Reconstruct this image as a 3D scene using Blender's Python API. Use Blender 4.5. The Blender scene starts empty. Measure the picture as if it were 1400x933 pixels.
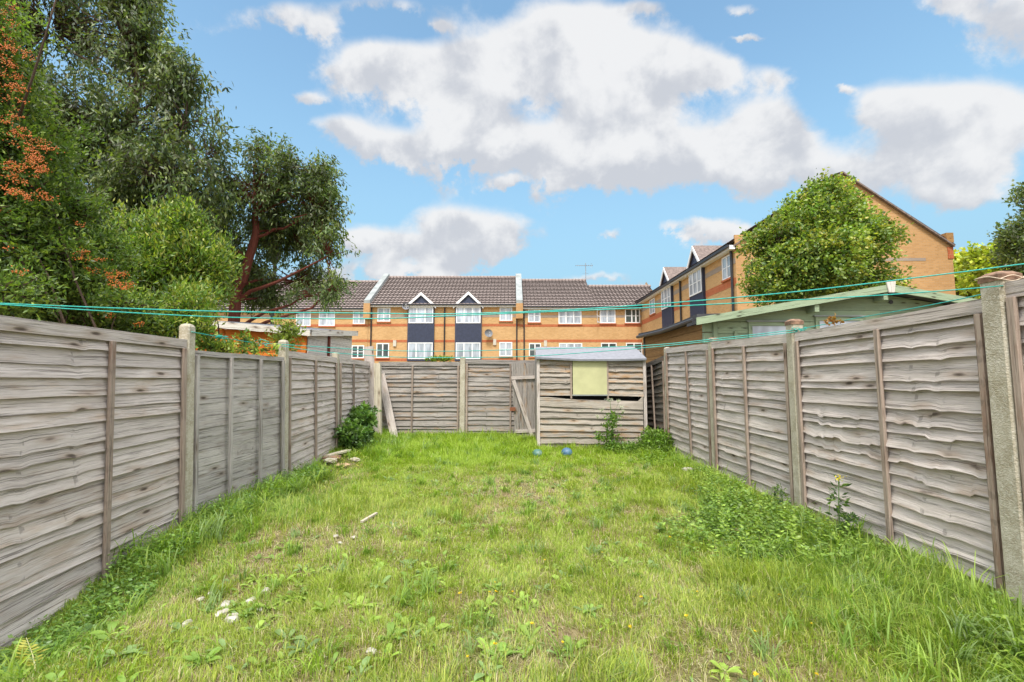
import bpy, bmesh, math, random
import numpy as np
from mathutils import Vector, Matrix
random.seed(7); RNG = np.random.default_rng(11)
scene = bpy.context.scene
COL = scene.collection
PI = math.pi
# ------------------------------------------------------------------ camera
F = 635.0; PITCH = math.atan(53.5 / 635); CAMZ = 1.32
CP, SP = math.cos(PITCH), math.sin(PITCH)
cam_d = bpy.data.cameras.new('camera'); cam = bpy.data.objects.new('camera', cam_d); COL.objects.link(cam)
cam_d.sensor_width = 36; cam_d.lens = F / 1400 * 36; cam_d.clip_start = .05; cam_d.clip_end = 2000
cam.location = (0, 0, CAMZ); cam.rotation_euler = (PI / 2 + PITCH, 0, 0)
scene.camera = cam

def ray(u, v):
    z = (466.5 - v) / F
    return (u - 700) / F, CP - z * SP, SP + z * CP
def at(u, v, Y):                       # point of the place seen at photo pixel (u, v), Y metres away
    a, b, c = ray(u, v); return Vector((a / b * Y, Y, CAMZ + c / b * Y))
def atX(u, v, X):
    a, b, c = ray(u, v); t = X / a; return Vector((X, b * t, CAMZ + c * t))
def zat(v, Y): return at(700, v, Y).z
def xat(u, Y, v=480): return at(u, v, Y).x

# ------------------------------------------------------------------ node helpers
class E:
    """small expression wrapper round node sockets"""
    def __init__(s, nt, sock): s.nt, s.s = nt, sock
    def _m(s, op, *o, clamp=False):
        n = s.nt.nodes.new('ShaderNodeMath'); n.operation = op; n.use_clamp = clamp
        for i, x in enumerate((s,) + o):
            if isinstance(x, E): s.nt.links.new(x.s, n.inputs[i])
            else: n.inputs[i].default_value = x
        return E(s.nt, n.outputs[0])
    def __add__(s, o): return s._m('ADD', o)
    def __radd__(s, o): return s._m('ADD', o)
    def __sub__(s, o): return s._m('SUBTRACT', o)
    def __rsub__(s, o): return (s * -1) + o
    def __mul__(s, o): return s._m('MULTIPLY', o)
    def __rmul__(s, o): return s._m('MULTIPLY', o)
    def __truediv__(s, o): return s._m('DIVIDE', o)
    def step(s, a, b):
        n = s.nt.nodes.new('ShaderNodeMapRange'); n.interpolation_type = 'SMOOTHSTEP'
        s.nt.links.new(s.s, n.inputs['Value']); n.inputs['From Min'].default_value = a; n.inputs['From Max'].default_value = b
        return E(s.nt, n.outputs[0])

def mat(name):
    m = bpy.data.materials.new(name); m.use_nodes = True
    nt = m.node_tree; b = nt.nodes['Principled BSDF']
    return m, nt, b
def coords(nt, kind='UV', scale=(1, 1, 1)):
    t = nt.nodes.new('ShaderNodeTexCoord'); mp = nt.nodes.new('ShaderNodeMapping')
    mp.inputs['Scale'].default_value = scale; nt.links.new(t.outputs[kind], mp.inputs['Vector'])
    return mp.outputs[0]
def noise(nt, vec, scale, detail=4, rough=.55, dist=0):
    n = nt.nodes.new('ShaderNodeTexNoise'); n.inputs['Scale'].default_value = scale
    n.inputs['Detail'].default_value = detail; n.inputs['Roughness'].default_value = rough; n.inputs['Distortion'].default_value = dist
    nt.links.new(vec, n.inputs['Vector']); return E(nt, n.outputs['Fac'])
def mixc(nt, fac, a, b, mode='MIX'):
    n = nt.nodes.new('ShaderNodeMix'); n.data_type = 'RGBA'; n.blend_type = mode
    for i, x in ((0, fac), (6, a), (7, b)):
        if isinstance(x, E): nt.links.new(x.s, n.inputs[i])
        elif hasattr(x, 'is_output'): nt.links.new(x, n.inputs[i])
        elif i == 0: n.inputs[i].default_value = x
        else: n.inputs[i].default_value = (*x, 1)
    return n.outputs[2]
def bump(nt, b, h, strength=.4, dist=.01):
    n = nt.nodes.new('ShaderNodeBump'); n.inputs['Strength'].default_value = strength; n.inputs['Distance'].default_value = dist
    nt.links.new(h.s if isinstance(h, E) else h, n.inputs['Height']); nt.links.new(n.outputs[0], b.inputs['Normal'])
def attr(nt, name):
    n = nt.nodes.new('ShaderNodeAttribute'); n.attribute_name = name; return n

def simple(name, col, rough=.6, metal=0, var=.12, scale=6, spec=.5):
    m, nt, b = mat(name)
    n = noise(nt, coords(nt, 'Object'), scale, 5)
    c = mixc(nt, n.step(.3, .7), [x * (1 - var) for x in col], [min(1, x * (1 + var)) for x in col])
    nt.links.new(c, b.inputs['Base Color']); b.inputs['Roughness'].default_value = rough; b.inputs['Metallic'].default_value = metal
    b.inputs['Specular IOR Level'].default_value = spec
    bump(nt, b, n, .15, .004)
    return m

def wood(name, light, mid, dark, brown=(.26, .15, .08), brown_amt=.5, stain=.5, grain=1.0):
    m, nt, b = mat(name)
    at_ = attr(nt, 'rnd'); sep = nt.nodes.new('ShaderNodeSeparateColor'); nt.links.new(at_.outputs['Color'], sep.inputs[0])
    r, g, bl = (E(nt, sep.outputs[i]) for i in range(3))
    fine = noise(nt, coords(nt, 'UV', (5, 150, 1)), 1, 4, .6, .15)
    coarse = noise(nt, coords(nt, 'UV', (1.8, 55, 1)), 1, 5, .65, .35)
    big = noise(nt, coords(nt, 'UV', (1.2, 3.0, 1)), 1, 4, .6)
    blot = noise(nt, coords(nt, 'UV', (2.1, 9, 1)), 1.7, 4, .6)
    c = mixc(nt, coarse.step(.25, .70) * .8, mid, light)
    c = mixc(nt, fine.step(.52, .66) * .45 * grain, c, dark)
    hi = noise(nt, coords(nt, 'UV', (7, 210, 1)), 1, 3, .6, .4); c = mixc(nt, hi.step(.56, .68) * .45 * grain, c, [min(.8, x * 1.25) for x in light])
    crack = noise(nt, coords(nt, 'UV', (1.3, 70, 1)), 1, 3, .5, 1.2); c = mixc(nt, (crack.step(.63, .67)) * .6 * grain, c, [x * .45 for x in dark])
    c = mixc(nt, (big + r * .3 - .16).step(.48, .85) * stain, c, [x * 1.15 for x in dark])
    c = mixc(nt, (blot + g * .3 - .15).step(.55, .8) * brown_amt, c, brown)
    # knots
    vo = nt.nodes.new('ShaderNodeTexVoronoi'); vo.inputs['Scale'].default_value = 1; vo.inputs['Randomness'].default_value = 1
    nt.links.new(coords(nt, 'UV', (2.3, 8.5, 1)), vo.inputs['Vector'])
    kd = E(nt, vo.outputs['Distance'])
    knot = 1 - kd.step(.04, .14)
    halo = 1 - kd.step(.10, .34); c = mixc(nt, halo * .45, c, [x * .8 for x in brown])
    c = mixc(nt, knot * .85, c, (.05, .032, .022))
    kn = noise(nt, coords(nt, 'UV', (14, 16, 1)), 1, 2, .5); km = bl.step(.9, 1.0) * kn.step(.52, .64); c = mixc(nt, km * .45, c, [x * .6 for x in dark])
    br = (r * .34 + .80)
    mul = nt.nodes.new('ShaderNodeVectorMath'); mul.operation = 'SCALE'
    nt.links.new(c, mul.inputs[0]); nt.links.new(br.s, mul.inputs['Scale'])
    nt.links.new(mul.outputs[0], b.inputs['Base Color'])
    b.inputs['Roughness'].default_value = .85; b.inputs['Specular IOR Level'].default_value = .25
    bump(nt, b, fine * -.5 + coarse * .9 - knot * .6 - crack.step(.58, .66) * .6, .9, .008)
    return m

def foliage_mat(name, rough=.5, trans=.35, spec=.35):
    m, nt, b = mat(name)
    a = attr(nt, 'rnd')
    n = noise(nt, coords(nt, 'Object'), 1.3, 3)
    c = mixc(nt, .55, a.outputs['Color'], a.outputs['Color'])
    nt.links.new(a.outputs['Color'], b.inputs['Base Color'])
    b.inputs['Roughness'].default_value = rough; b.inputs['Specular IOR Level'].default_value = spec
    tr = nt.nodes.new('ShaderNodeBsdfTranslucent')
    hs = nt.nodes.new('ShaderNodeMix'); hs.data_type = 'RGBA'; hs.blend_type = 'MULTIPLY'; hs.inputs[0].default_value = 1
    nt.links.new(a.outputs['Color'], hs.inputs[6]); hs.inputs[7].default_value = (1.5, 1.7, .6, 1)
    nt.links.new(hs.outputs[2], tr.inputs['Color'])
    mx = nt.nodes.new('ShaderNodeMixShader'); mx.inputs[0].default_value = trans
    nt.links.new(b.outputs[0], mx.inputs[1]); nt.links.new(tr.outputs[0], mx.inputs[2])
    nt.links.new(mx.outputs[0], nt.nodes['Material Output'].inputs['Surface'])
    return m

def brick_mat(name, c1, c2, mortar, bw=.225, bh=.075):
    m, nt, b = mat(name)
    br = nt.nodes.new('ShaderNodeTexBrick'); nt.links.new(coords(nt, 'UV'), br.inputs['Vector'])
    br.inputs['Color1'].default_value = (*c1, 1); br.inputs['Color2'].default_value = (*c2, 1); br.inputs['Mortar'].default_value = (*mortar, 1)
    br.inputs['Scale'].default_value = 1; br.inputs['Mortar Size'].default_value = .008; br.inputs['Mortar Smooth'].default_value = .2
    br.inputs['Brick Width'].default_value = bw; br.inputs['Row Height'].default_value = bh; br.inputs['Bias'].default_value = -.1
    n1 = noise(nt, coords(nt, 'UV', (1, 1, 1)), .45, 4)
    n2 = noise(nt, coords(nt, 'UV', (4.4, 13.3, 1)), 1, 2)
    c = mixc(nt, n1.step(.35, .7) * .3, br.outputs['Color'], [x * .72 for x in c2])
    c = mixc(nt, n2.step(.62, .72) * .45, c, [x * .45 for x in c2])
    nt.links.new(c, b.inputs['Base Color']); b.inputs['Roughness'].default_value = .85; b.inputs['Specular IOR Level'].default_value = .25
    bump(nt, b, E(nt, br.outputs['Fac']) * -1, .4, .006)
    return m

def glass_mat(name, col, rough=.08):
    m, nt, b = mat(name)
    n = noise(nt, coords(nt, 'Object', (1, 1, .25)), 3.5, 2)
    c = mixc(nt, n.step(.35, .65), [x * .75 for x in col], [min(1, x * 1.25) for x in col])
    nt.links.new(c, b.inputs['Base Color']); b.inputs['Roughness'].default_value = rough; b.inputs['Specular IOR Level'].default_value = .8
    return m

M = {}
M['wood'] = wood('weathered_wood', (.62, .555, .515), (.47, .412, .378), (.18, .148, .13), brown=(.38, .26, .17), brown_amt=.45, stain=.4)
M['wood_flat'] = wood('weathered_flat_wood', (.54, .50, .468), (.43, .392, .368), (.15, .13, .122), brown=(.26, .18, .12), brown_amt=.3, stain=.8)
M['wood_back'] = wood('weathered_back_wood', (.40, .365, .335), (.28, .252, .23), (.075, .067, .062), brown=(.38, .22, .10), brown_amt=.6, stain=.75)
M['wood_shed'] = wood('shed_wood', (.46, .415, .36), (.33, .285, .24), (.12, .10, .08), brown=(.42, .23, .09), brown_amt=.75, stain=.25)
M['wood_dark'] = wood('damp_wood', (.16, .145, .125), (.10, .09, .078), (.04, .036, .03), stain=.7)
M['wood_pale'] = wood('pale_wood', (.66, .60, .48), (.54, .48, .36), (.3, .26, .19), brown_amt=.2, stain=.15)
M['wood_batten'] = wood('batten_wood', (.42, .34, .28), (.29, .22, .18), (.12, .085, .065), brown=(.2, .11, .07), brown_amt=.7, stain=.3)
M['wood_orange'] = wood('orange_stained_wood', (.68, .21, .035), (.55, .15, .02), (.30, .07, .012), brown=(.4, .1, .02), brown_amt=.4, stain=.2)
M['wood_tan'] = wood('brown_stained_wood', (.42, .24, .09), (.30, .16, .06), (.12, .07, .035), brown=(.36, .15, .04), brown_amt=.6, stain=.5)
M['wood_white'] = wood('peeling_white_wood', (.68, .65, .59), (.56, .53, .48), (.30, .27, .24), brown_amt=.15, stain=.25)
M['wood_green'] = wood('sage_green_wood', (.30, .37, .25), (.27, .34, .225), (.2, .26, .17), brown=(.25, .33, .21), brown_amt=.2, stain=.15, grain=.4)
M['bark'] = wood('bark_brown', (.13, .09, .065), (.085, .055, .04), (.035, .022, .017), brown_amt=.3, stain=.5)
M['bark_red'] = wood('bark_red', (.19, .055, .035), (.12, .032, .022), (.05, .015, .012), brown=(.2, .1, .07), brown_amt=.4, stain=.4)
M['leaf'] = foliage_mat('leaf', .42, .3, .45)
M['grass'] = foliage_mat('grass_blade', .5, .4, .35)
M['petal'] = foliage_mat('petal', .7, .2, .2)
M['berry'] = simple('berry_orange', (.52, .13, .012), .4, scale=30, var=.25)
M['brick'] = brick_mat('yellow_brick', (.58, .345, .145), (.47, .265, .10), (.47, .36, .23))
M['brick_side'] = brick_mat('orange_brick', (.52, .295, .125), (.42, .23, .09), (.43, .3, .18))
M['brick_red'] = brick_mat('red_brick', (.46, .13, .05), (.38, .10, .04), (.42, .22, .12), .1125, .225)
M['brick_blue'] = brick_mat('blue_grey_brick', (.33, .27, .22), (.28, .23, .2), (.36, .28, .2))
M['white'] = simple('white_paint', (.74, .75, .76), .4, var=.05)
M['navy'] = simple('navy_cladding', (.028, .036, .07), .5, var=.15)
M['black'] = simple('black_plastic', (.02, .02, .023), .45)
M['lead'] = simple('grey_coping', (.25, .27, .265), .7, var=.2, scale=2)
M['vent'] = simple('vent_plastic', (.5, .47, .4), .5)
M['dish'] = simple('dish_grey', (.17, .18, .2), .5)
M['metal'] = simple('aerial_metal', (.3, .3, .3), .4, .7)
M['felt'] = simple('roof_felt_grey', (.21, .215, .24), .9, var=.12, scale=14)
M['felt_dark'] = simple('roof_felt_dark', (.055, .055, .06), .8, var=.25, scale=5)
M['board'] = simple('olive_board', (.47, .46, .25), .65, var=.1, scale=3)
M['dark'] = simple('interior_shade', (.018, .02, .02), .8)  # near-black colour that paints the shade inside the shed
M['line'] = simple('green_line', (.015, .34, .29), .4, var=.2, scale=40)
M['string'] = simple('cream_string', (.62, .5, .38), .8)
M['glass'] = glass_mat('window_glass_pale', (.34, .38, .43))
M['glass_dark'] = glass_mat('window_glass_dark', (.05, .065, .06))
M['glass_white'] = glass_mat('window_glass_blind', (.42, .46, .53), .25)
M['rust'] = simple('rust', (.2, .07, .03), .8)

def concrete():
    m, nt, b = mat('aggregate_concrete')
    o = coords(nt, 'Object')
    v = nt.nodes.new('ShaderNodeTexVoronoi'); v.inputs['Scale'].default_value = 120; nt.links.new(o, v.inputs['Vector'])
    vd = E(nt, v.outputs['Distance'])
    n = noise(nt, o, 9, 5); n2 = noise(nt, coords(nt, 'Object', (1, 1, .25)), 7, 4); n3 = noise(nt, o, 60, 3)
    c = mixc(nt, n.step(.35, .65), (.47, .43, .345), (.35, .31, .23))
    c = mixc(nt, n3.step(.45, .7) * .6, c, (.58, .55, .47))
    c = mixc(nt, vd.step(.3, .12) * .35, c, (.14, .11, .08))
    c = mixc(nt, n2.step(.5, .75) * .6, c, (.27, .22, .12))
    nt.links.new(c, b.inputs['Base Color']); b.inputs['Roughness'].default_value = .95; b.inputs['Specular IOR Level'].default_value = .2
    bump(nt, b, vd + n3 * .6, .7, .004)
    return m
M['concrete'] = concrete()
M['cap'] = simple('brown_cap', (.22, .13, .085), .9, var=.4, scale=22)

def stone():
    m, nt, b = mat('pale_stone'); o = coords(nt, 'Object')
    n = noise(nt, o, 14, 6)
    c = mixc(nt, n.step(.35, .65), (.30, .27, .22), (.48, .45, .39)); nt.links.new(c, b.inputs['Base Color']); b.inputs['Roughness'].default_value = .9
    bump(nt, b, n, .6, .01); return m
M['stone'] = stone()

def tile_mat():
    m, nt, b = mat('roof_tiles'); uv = coords(nt, 'UV')
    br = nt.nodes.new('ShaderNodeTexBrick'); nt.links.new(uv, br.inputs['Vector'])
    br.inputs['Color1'].default_value = (.38, .31, .285, 1); br.inputs['Color2'].default_value = (.31, .25, .23, 1); br.inputs['Mortar'].default_value = (.15, .12, .11, 1)
    br.inputs['Scale'].default_value = 1; br.inputs['Brick Width'].default_value = .3; br.inputs['Row Height'].default_value = .34; br.inputs['Mortar Size'].default_value = .035
    br.offset = 0
    n = noise(nt, uv, .5, 5); n2 = noise(nt, uv, 9, 3)
    c = mixc(nt, n.step(.4, .7) * .3, br.outputs['Color'], (.2, .155, .14))
    c = mixc(nt, n2.step(.5, .75) * .35, c, (.46, .39, .35))
    nt.links.new(c, b.inputs['Base Color']); b.inputs['Roughness'].default_value = .85; return m
M['tile'] = tile_mat()
M['tile_plain'] = simple('bay_roof_tiles', (.17, .13, .115), .85, var=.3, scale=9)

# ------------------------------------------------------------------ mesh helpers
def prop(o, label=None, cat=None, group=None, kind=None):
    if label: o['label'] = label
    if cat: o['category'] = cat
    if group: o['group'] = group
    if kind: o['kind'] = kind
    return o
def thing(name, loc, label, cat, group=None):
    o = bpy.data.objects.new(name, None); COL.objects.link(o); o.location = loc; o.empty_display_size = .1
    return prop(o, label, cat, group)

class MB:
    def __init__(s): s.v, s.f, s.uv, s.c = [], [], [], []
    def face(s, pts, uv=None, c=None):
        i = len(s.v); s.v += [tuple(p) for p in pts]; s.f.append(tuple(range(i, i + len(pts))))
        if uv is None:
            p = [Vector(q) for q in pts]; n = (p[1] - p[0]).cross(p[2] - p[0])
            if n.length < 1e-12: n = (p[2] - p[0]).cross(p[-1] - p[0])
            a = [abs(x) for x in n]; k = a.index(max(a))
            if k == 0: uv = [(q.y, q.z) for q in p]
            elif k == 1: uv = [(q.x, q.z) for q in p]
            else: uv = [(q.x, q.y) for q in p]
        s.uv.append(uv); s.c.append(c if c else s.cur)
    cur = (.5, .5, .5)
    def hexa(s, p, long=None):
        """p: 8 points, bottom 0-3 loop, top 4-7 loop; uv along the longest edge if long"""
        P = [Vector(q) for q in p]
        for idx in ((0, 3, 2, 1), (4, 5, 6, 7), (0, 1, 5, 4), (1, 2, 6, 5), (2, 3, 7, 6), (3, 0, 4, 7)):
            q = [P[i] for i in idx]
            e0, e1 = (q[1] - q[0]).length, (q[2] - q[1]).length
            if long:
                o = s.cur[0] * 7.3 + s.cur[1] * 3.1
                if e0 >= e1: uv = [(o, o), (o + e0, o), (o + e0, o + e1), (o, o + e1)]
                else: uv = [(o, o), (o, o + e0), (o + e1, o + e0), (o + e1, o)]
            else: uv = None
            s.face(q, uv)
    def box(s, x0, x1, y0, y1, z0, z1, long=None):
        s.hexa([(x0, y0, z0), (x1, y0, z0), (x1, y1, z0), (x0, y1, z0), (x0, y0, z1), (x1, y0, z1), (x1, y1, z1), (x0, y1, z1)], long)
    def fbox(s, Fr, a0, a1, n0, n1, z0, z1, long=None):
        s.hexa([Fr(a0, n0, z0), Fr(a1, n0, z0), Fr(a1, n1, z0), Fr(a0, n1, z0), Fr(a0, n0, z1), Fr(a1, n0, z1), Fr(a1, n1, z1), Fr(a0, n1, z1)], long)
    def bar(s, a, b, w, t, up=(0, 1, 0), long=True):
        """plank from a to b, w wide across, t thick along up"""
        a, b = Vector(a), Vector(b); d = (b - a).normalized(); up = Vector(up)
        side = d.cross(up).normalized() * w / 2; n = side.cross(d).normalized() * t / 2
        s.hexa([a - side - n, a + side - n, a + side + n, a - side + n, b - side - n, b + side - n, b + side + n, b - side + n], long)
    def tube(s, pts, radii, seg=6):
        pts = [Vector(p) for p in pts]; rings = []; L = 0
        if not hasattr(radii, '__len__'): radii = [radii] * len(pts)
        ref = Vector((.31, .52, .8)).normalized()
        for i, p in enumerate(pts):
            d = (pts[min(i + 1, len(pts) - 1)] - pts[max(i - 1, 0)])
            d = d.normalized() if d.length > 1e-9 else Vector((0, 0, 1))
            a = d.cross(ref).normalized(); b = d.cross(a).normalized()
            if i: L += (p - pts[i - 1]).length
            rings.append(([p + (a * math.cos(2 * PI * k / seg) + b * math.sin(2 * PI * k / seg)) * radii[i] for k in range(seg)], L))
        for (r0, l0), (r1, l1) in zip(rings, rings[1:]):
            for k in range(seg):
                k2 = (k + 1) % seg
                s.face([r0[k], r0[k2], r1[k2], r1[k]], [(l0, k * .1), (l0, k * .1 + .1), (l1, k * .1 + .1), (l1, k * .1)])
        s.face(rings[0][0][::-1]); s.face(rings[-1][0])
    def build(s, name, m, parent=None, origin=None, recalc=True, smooth=False, bevel=0):
        org = Vector(origin) if origin is not None else (Vector(parent_world(parent)) if parent else Vector((0, 0, 0)))
        me = bpy.data.meshes.new(name)
        me.from_pydata([tuple(Vector(v) - org) for v in s.v], [], s.f)
        me.uv_layers.new(name='uv'); me.color_attributes.new('rnd', 'FLOAT_COLOR', 'CORNER'); ul = me.uv_layers['uv']; ca = me.color_attributes['rnd']
        uv = [c for f in s.uv for c in f]; ul.data.foreach_set('uv', np.array(uv, dtype=np.float32).ravel())
        cc = np.array([(*c, 1) for f, c in zip(s.f, s.c) for _ in f], dtype=np.float32); ca.data.foreach_set('color', cc.ravel())
        if recalc or bevel:
            bm = bmesh.new(); bm.from_mesh(me); bmesh.ops.remove_doubles(bm, verts=bm.verts, dist=1e-5)
            bmesh.ops.recalc_face_normals(bm, faces=bm.faces)
            if bevel: bmesh.ops.bevel(bm, geom=[e for e in bm.edges if e.calc_face_angle(0) > .9], offset=bevel, segments=2, affect='EDGES', profile=.6)
            bm.to_mesh(me); bm.free()
        if smooth: me.polygons.foreach_set('use_smooth', [True] * len(me.polygons))
        me.materials.append(m)
        o = bpy.data.objects.new(name, me); COL.objects.link(o)
        if parent: o.parent = parent; o.location = (org - Vector(parent_world(parent)))
        else: o.location = org
        return o
def parent_world(p):
    w = Vector((0, 0, 0))
    while p is not None: w += p.location; p = p.parent
    return w

def raw_mesh(name, V, tris, colors, m, parent=None, origin=(0, 0, 0), smooth=False):
    """numpy mesh of triangles; colours per vertex"""
    V = np.asarray(V, np.float32) - np.array(origin, np.float32); T = np.asarray(tris, np.int32)
    me = bpy.data.meshes.new(name)
    me.vertices.add(len(V)); me.vertices.foreach_set('co', V.ravel())
    me.loops.add(T.size); me.loops.foreach_set('vertex_index', T.ravel())
    me.polygons.add(len(T)); me.polygons.foreach_set('loop_start', np.arange(0, T.size, 3, dtype=np.int32))
    me.polygons.foreach_set('loop_total', np.full(len(T), 3, np.int32))
    if smooth: me.polygons.foreach_set('use_smooth', np.ones(len(T), bool))
    me.update(calc_edges=True)
    ca = me.color_attributes.new('rnd', 'FLOAT_COLOR', 'POINT')
    C4 = np.ones((len(V), 4), np.float32); C4[:, :3] = colors; ca.data.foreach_set('color', C4.ravel())
    me.materials.append(m)
    o = bpy.data.objects.new(name, me); COL.objects.link(o)
    if parent: o.parent = parent; o.location = Vector(origin) - parent_world(parent)
    else: o.location = origin
    return o

def vnoise(n, freq, rng):
    """smooth 1-D noise on n points with about freq bumps"""
    k = max(3, int(freq) + 2); c = rng.uniform(-1, 1, k); x = np.linspace(0, k - 1.001, n); i = x.astype(int); t = x - i; t = t * t * (3 - 2 * t)
    return c[i] * (1 - t) + c[np.minimum(i + 1, k - 1)] * t
_P = np.random.default_rng(5).permutation(512)
def n2(x, y):
    x = np.asarray(x, float); y = np.asarray(y, float)
    xi = np.floor(x).astype(int); yi = np.floor(y).astype(int); fx = x - xi; fy = y - yi
    fx = fx * fx * (3 - 2 * fx); fy = fy * fy * (3 - 2 * fy)
    h = lambda a, b: _P[(_P[a & 255] + b) & 511] / 511.0
    return (h(xi, yi) * (1 - fx) + h(xi + 1, yi) * fx) * (1 - fy) + (h(xi, yi + 1) * (1 - fx) + h(xi + 1, yi + 1) * fx) * fy
def fbm(x, y): return n2(x, y) * .5 + n2(x * 2.1 + 9, y * 2.1 + 4) * .3 + n2(x * 4.3 + 2, y * 4.3 + 7) * .2
def sst(x, a, b):
    t = np.clip((np.asarray(x, float) - a) / (b - a), 0, 1); return t * t * (3 - 2 * t)

# ------------------------------------------------------------------ ground
def G(x, y):
    x = np.asarray(x, float); y = np.asarray(y, float)
    inside = sst(y, -1, 1) * (1 - sst(y, 12, 14)) * (1 - sst(np.abs(x), 4.5, 6))
    z = .12 * sst(y, 6, 8.2) * sst(-x, 2.1, 3.0)
    z = z - .24 * (1 - sst(y, 2.5, 4.3)) * sst(-x, 1.9, 2.8)
    z = z + (fbm(x * 1.3 + 50, y * 1.3 + 50) - .5) * .09
    z = z + .05 * sst(x, 1.9, 2.7) * (1 - sst(y, 3, 7)) + .05 * sst(y, 7.5, 10)
    return z * inside
def gz(x, y): return float(G(x, y))

def build_ground():
    xs = np.concatenate([[-400, -150, -60, -25, -12], np.linspace(-7, 7, 141), [12, 25, 60, 150, 400]])
    ys = np.concatenate([[-300, -60, -15, -4], np.linspace(-1, 13, 141), [20, 40, 90, 200, 800]])
    X, Y = np.meshgrid(xs, ys); Z = G(X, Y); nx = len(xs)
    V = np.stack([X, Y, Z], -1).reshape(-1, 3)
    q = [(j * nx + i, j * nx + i + 1, (j + 1) * nx + i + 1, (j + 1) * nx + i) for j in range(len(ys) - 1) for i in range(nx - 1)]
    me = bpy.data.meshes.new('ground'); me.from_pydata(V.tolist(), [], q)
    m, nt, b = mat('soil_and_thatch'); o = coords(nt, 'Object')
    a = noise(nt, o, 1.6, 5); c_ = noise(nt, o, 22, 5, .7); d = noise(nt, o, 90, 3, .7)
    c = mixc(nt, c_.step(.35, .65), (.15, .105, .062), (.30, .235, .13))
    c = mixc(nt, d.step(.45, .7) * .7, c, (.38, .31, .18))
    c = mixc(nt, a.step(.4, .6) * .45, c, (.10, .13, .03))
    nt.links.new(c, b.inputs['Base Color']); b.inputs['Roughness'].default_value = 1; b.inputs['Specular IOR Level'].default_value = .1
    bump(nt, b, c_ + d * .5, .9, .03)
    me.materials.append(m); me.polygons.foreach_set('use_smooth', [True] * len(me.polygons))
    g = bpy.data.objects.new('ground', me); COL.objects.link(g); g['kind'] = 'structure'
build_ground()

# ------------------------------------------------------------------ fences
def lap_boards(mb, Fr, W, zb0, zt0, zb1, zt1, n, rng, wave=.006, tilt=.024, knots=.5, warp=.006, rough_boards=(), s0=0.0, seg=60, skip=()):
    """overlapping waney-edged boards on a frame Fr(s, nrm, z)"""
    S = np.linspace(s0, s0 + W, seg + 1); t = (S - s0) / W
    zb = zb0 + (zb1 - zb0) * t; zt = zt0 + (zt1 - zt0) * t
    edge = np.linspace(0, 1, n + 1); edge[1:-1] += rng.uniform(-.22, .22, n - 1) / n
    kx = rng.uniform(.15, .85, 2) * seg            # knot columns repeat from board to board, as sawn from one log
    prev = None
    for k in range(n):
        if k in skip: continue
        rough = k in rough_boards
        lo, hi = edge[k], min(1.0, edge[k + 1] + .22 / n)
        w = vnoise(seg + 1, 5, rng) * wave * .65 + vnoise(seg + 1, 14, rng) * wave * .3
        kq = []
        for q in kx:
            if rng.random() < knots:
                q2 = q + rng.uniform(-1.2, 1.2); w = w - np.exp(-((np.arange(seg + 1) - q2) / 1.1) ** 2) * rng.uniform(.005, .012) + .003 * np.tanh((np.arange(seg + 1) - q2) / .8) * rng.choice([-1, 1]) * np.exp(-((np.arange(seg + 1) - q2) / 6) ** 2); kq.append(int(q2))
        if rough:
            for _ in range(3):
                j0 = int(rng.integers(4, seg - 10)); j1 = j0 + int(rng.integers(4, 14)); w[j0:j1] -= rng.uniform(.008, .026) * np.linspace(.3, 1, seg + 1)[:min(j1, seg + 1) - j0][::1] ** .3
            w += vnoise(seg + 1, 4, rng) * .007 + np.maximum(0, vnoise(seg + 1, 16, rng) - .4) * -.03
        wp = vnoise(seg + 1, 4, rng) * warp
        off = tilt + wp + (np.abs(vnoise(seg + 1, 3, rng)) * .014 * np.sin(t * PI) if rough else 0)
        H = zt - zb
        zlo = zb + H * lo + (w if k else 0); zhi = zb + H * hi
        cr = (rng.random(), rng.random(), rng.random() * .8); kink = set(kq); ou = rng.uniform(0, 40); ov = rng.uniform(0, 40)
        rows = []
        for a in (0, .33, .67, 1):
            nn = off * (1 - a) + .003 * a + np.sin(a * PI) * wp * .6
            rows.append((zlo + (zhi - zlo) * a, nn))
        th = .012
        for i in range(seg):
            for a in range(3):
                (z0, m0), (z1, m1) = rows[a], rows[a + 1]
                hh = (zhi[i] - zlo[i]) / 3
                mb.face([Fr(S[i], m0[i], z0[i]), Fr(S[i + 1], m0[i + 1], z0[i + 1]), Fr(S[i + 1], m1[i + 1], z1[i + 1]), Fr(S[i], m1[i], z1[i])],
                        [(ou + S[i], ov + hh * a), (ou + S[i + 1], ov + hh * a), (ou + S[i + 1], ov + hh * (a + 1)), (ou + S[i], ov + hh * (a + 1))], (cr[0], cr[1], 1.0) if (i in kink and a < 2) else cr)
            z0, m0 = rows[0]
            mb.face([Fr(S[i], m0[i] - th, z0[i]), Fr(S[i + 1], m0[i + 1] - th, z0[i + 1]), Fr(S[i + 1], m0[i + 1], z0[i + 1]), Fr(S[i], m0[i], z0[i])],
                    [(ou + S[i], ov), (ou + S[i + 1], ov), (ou + S[i + 1], ov + .01), (ou + S[i], ov + .01)], cr)
            z1, m1 = rows[3]                         # back face
            mb.face([Fr(S[i], m0[i] - th, z0[i]), Fr(S[i], m1[i] - th, z1[i]), Fr(S[i + 1], m1[i + 1] - th, z1[i + 1]), Fr(S[i + 1], m0[i + 1] - th, z0[i + 1])],
                    [(ou + S[i], ov), (ou + S[i], ov + .1), (ou + S[i + 1], ov + .1), (ou + S[i + 1], ov)], cr)

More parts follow.
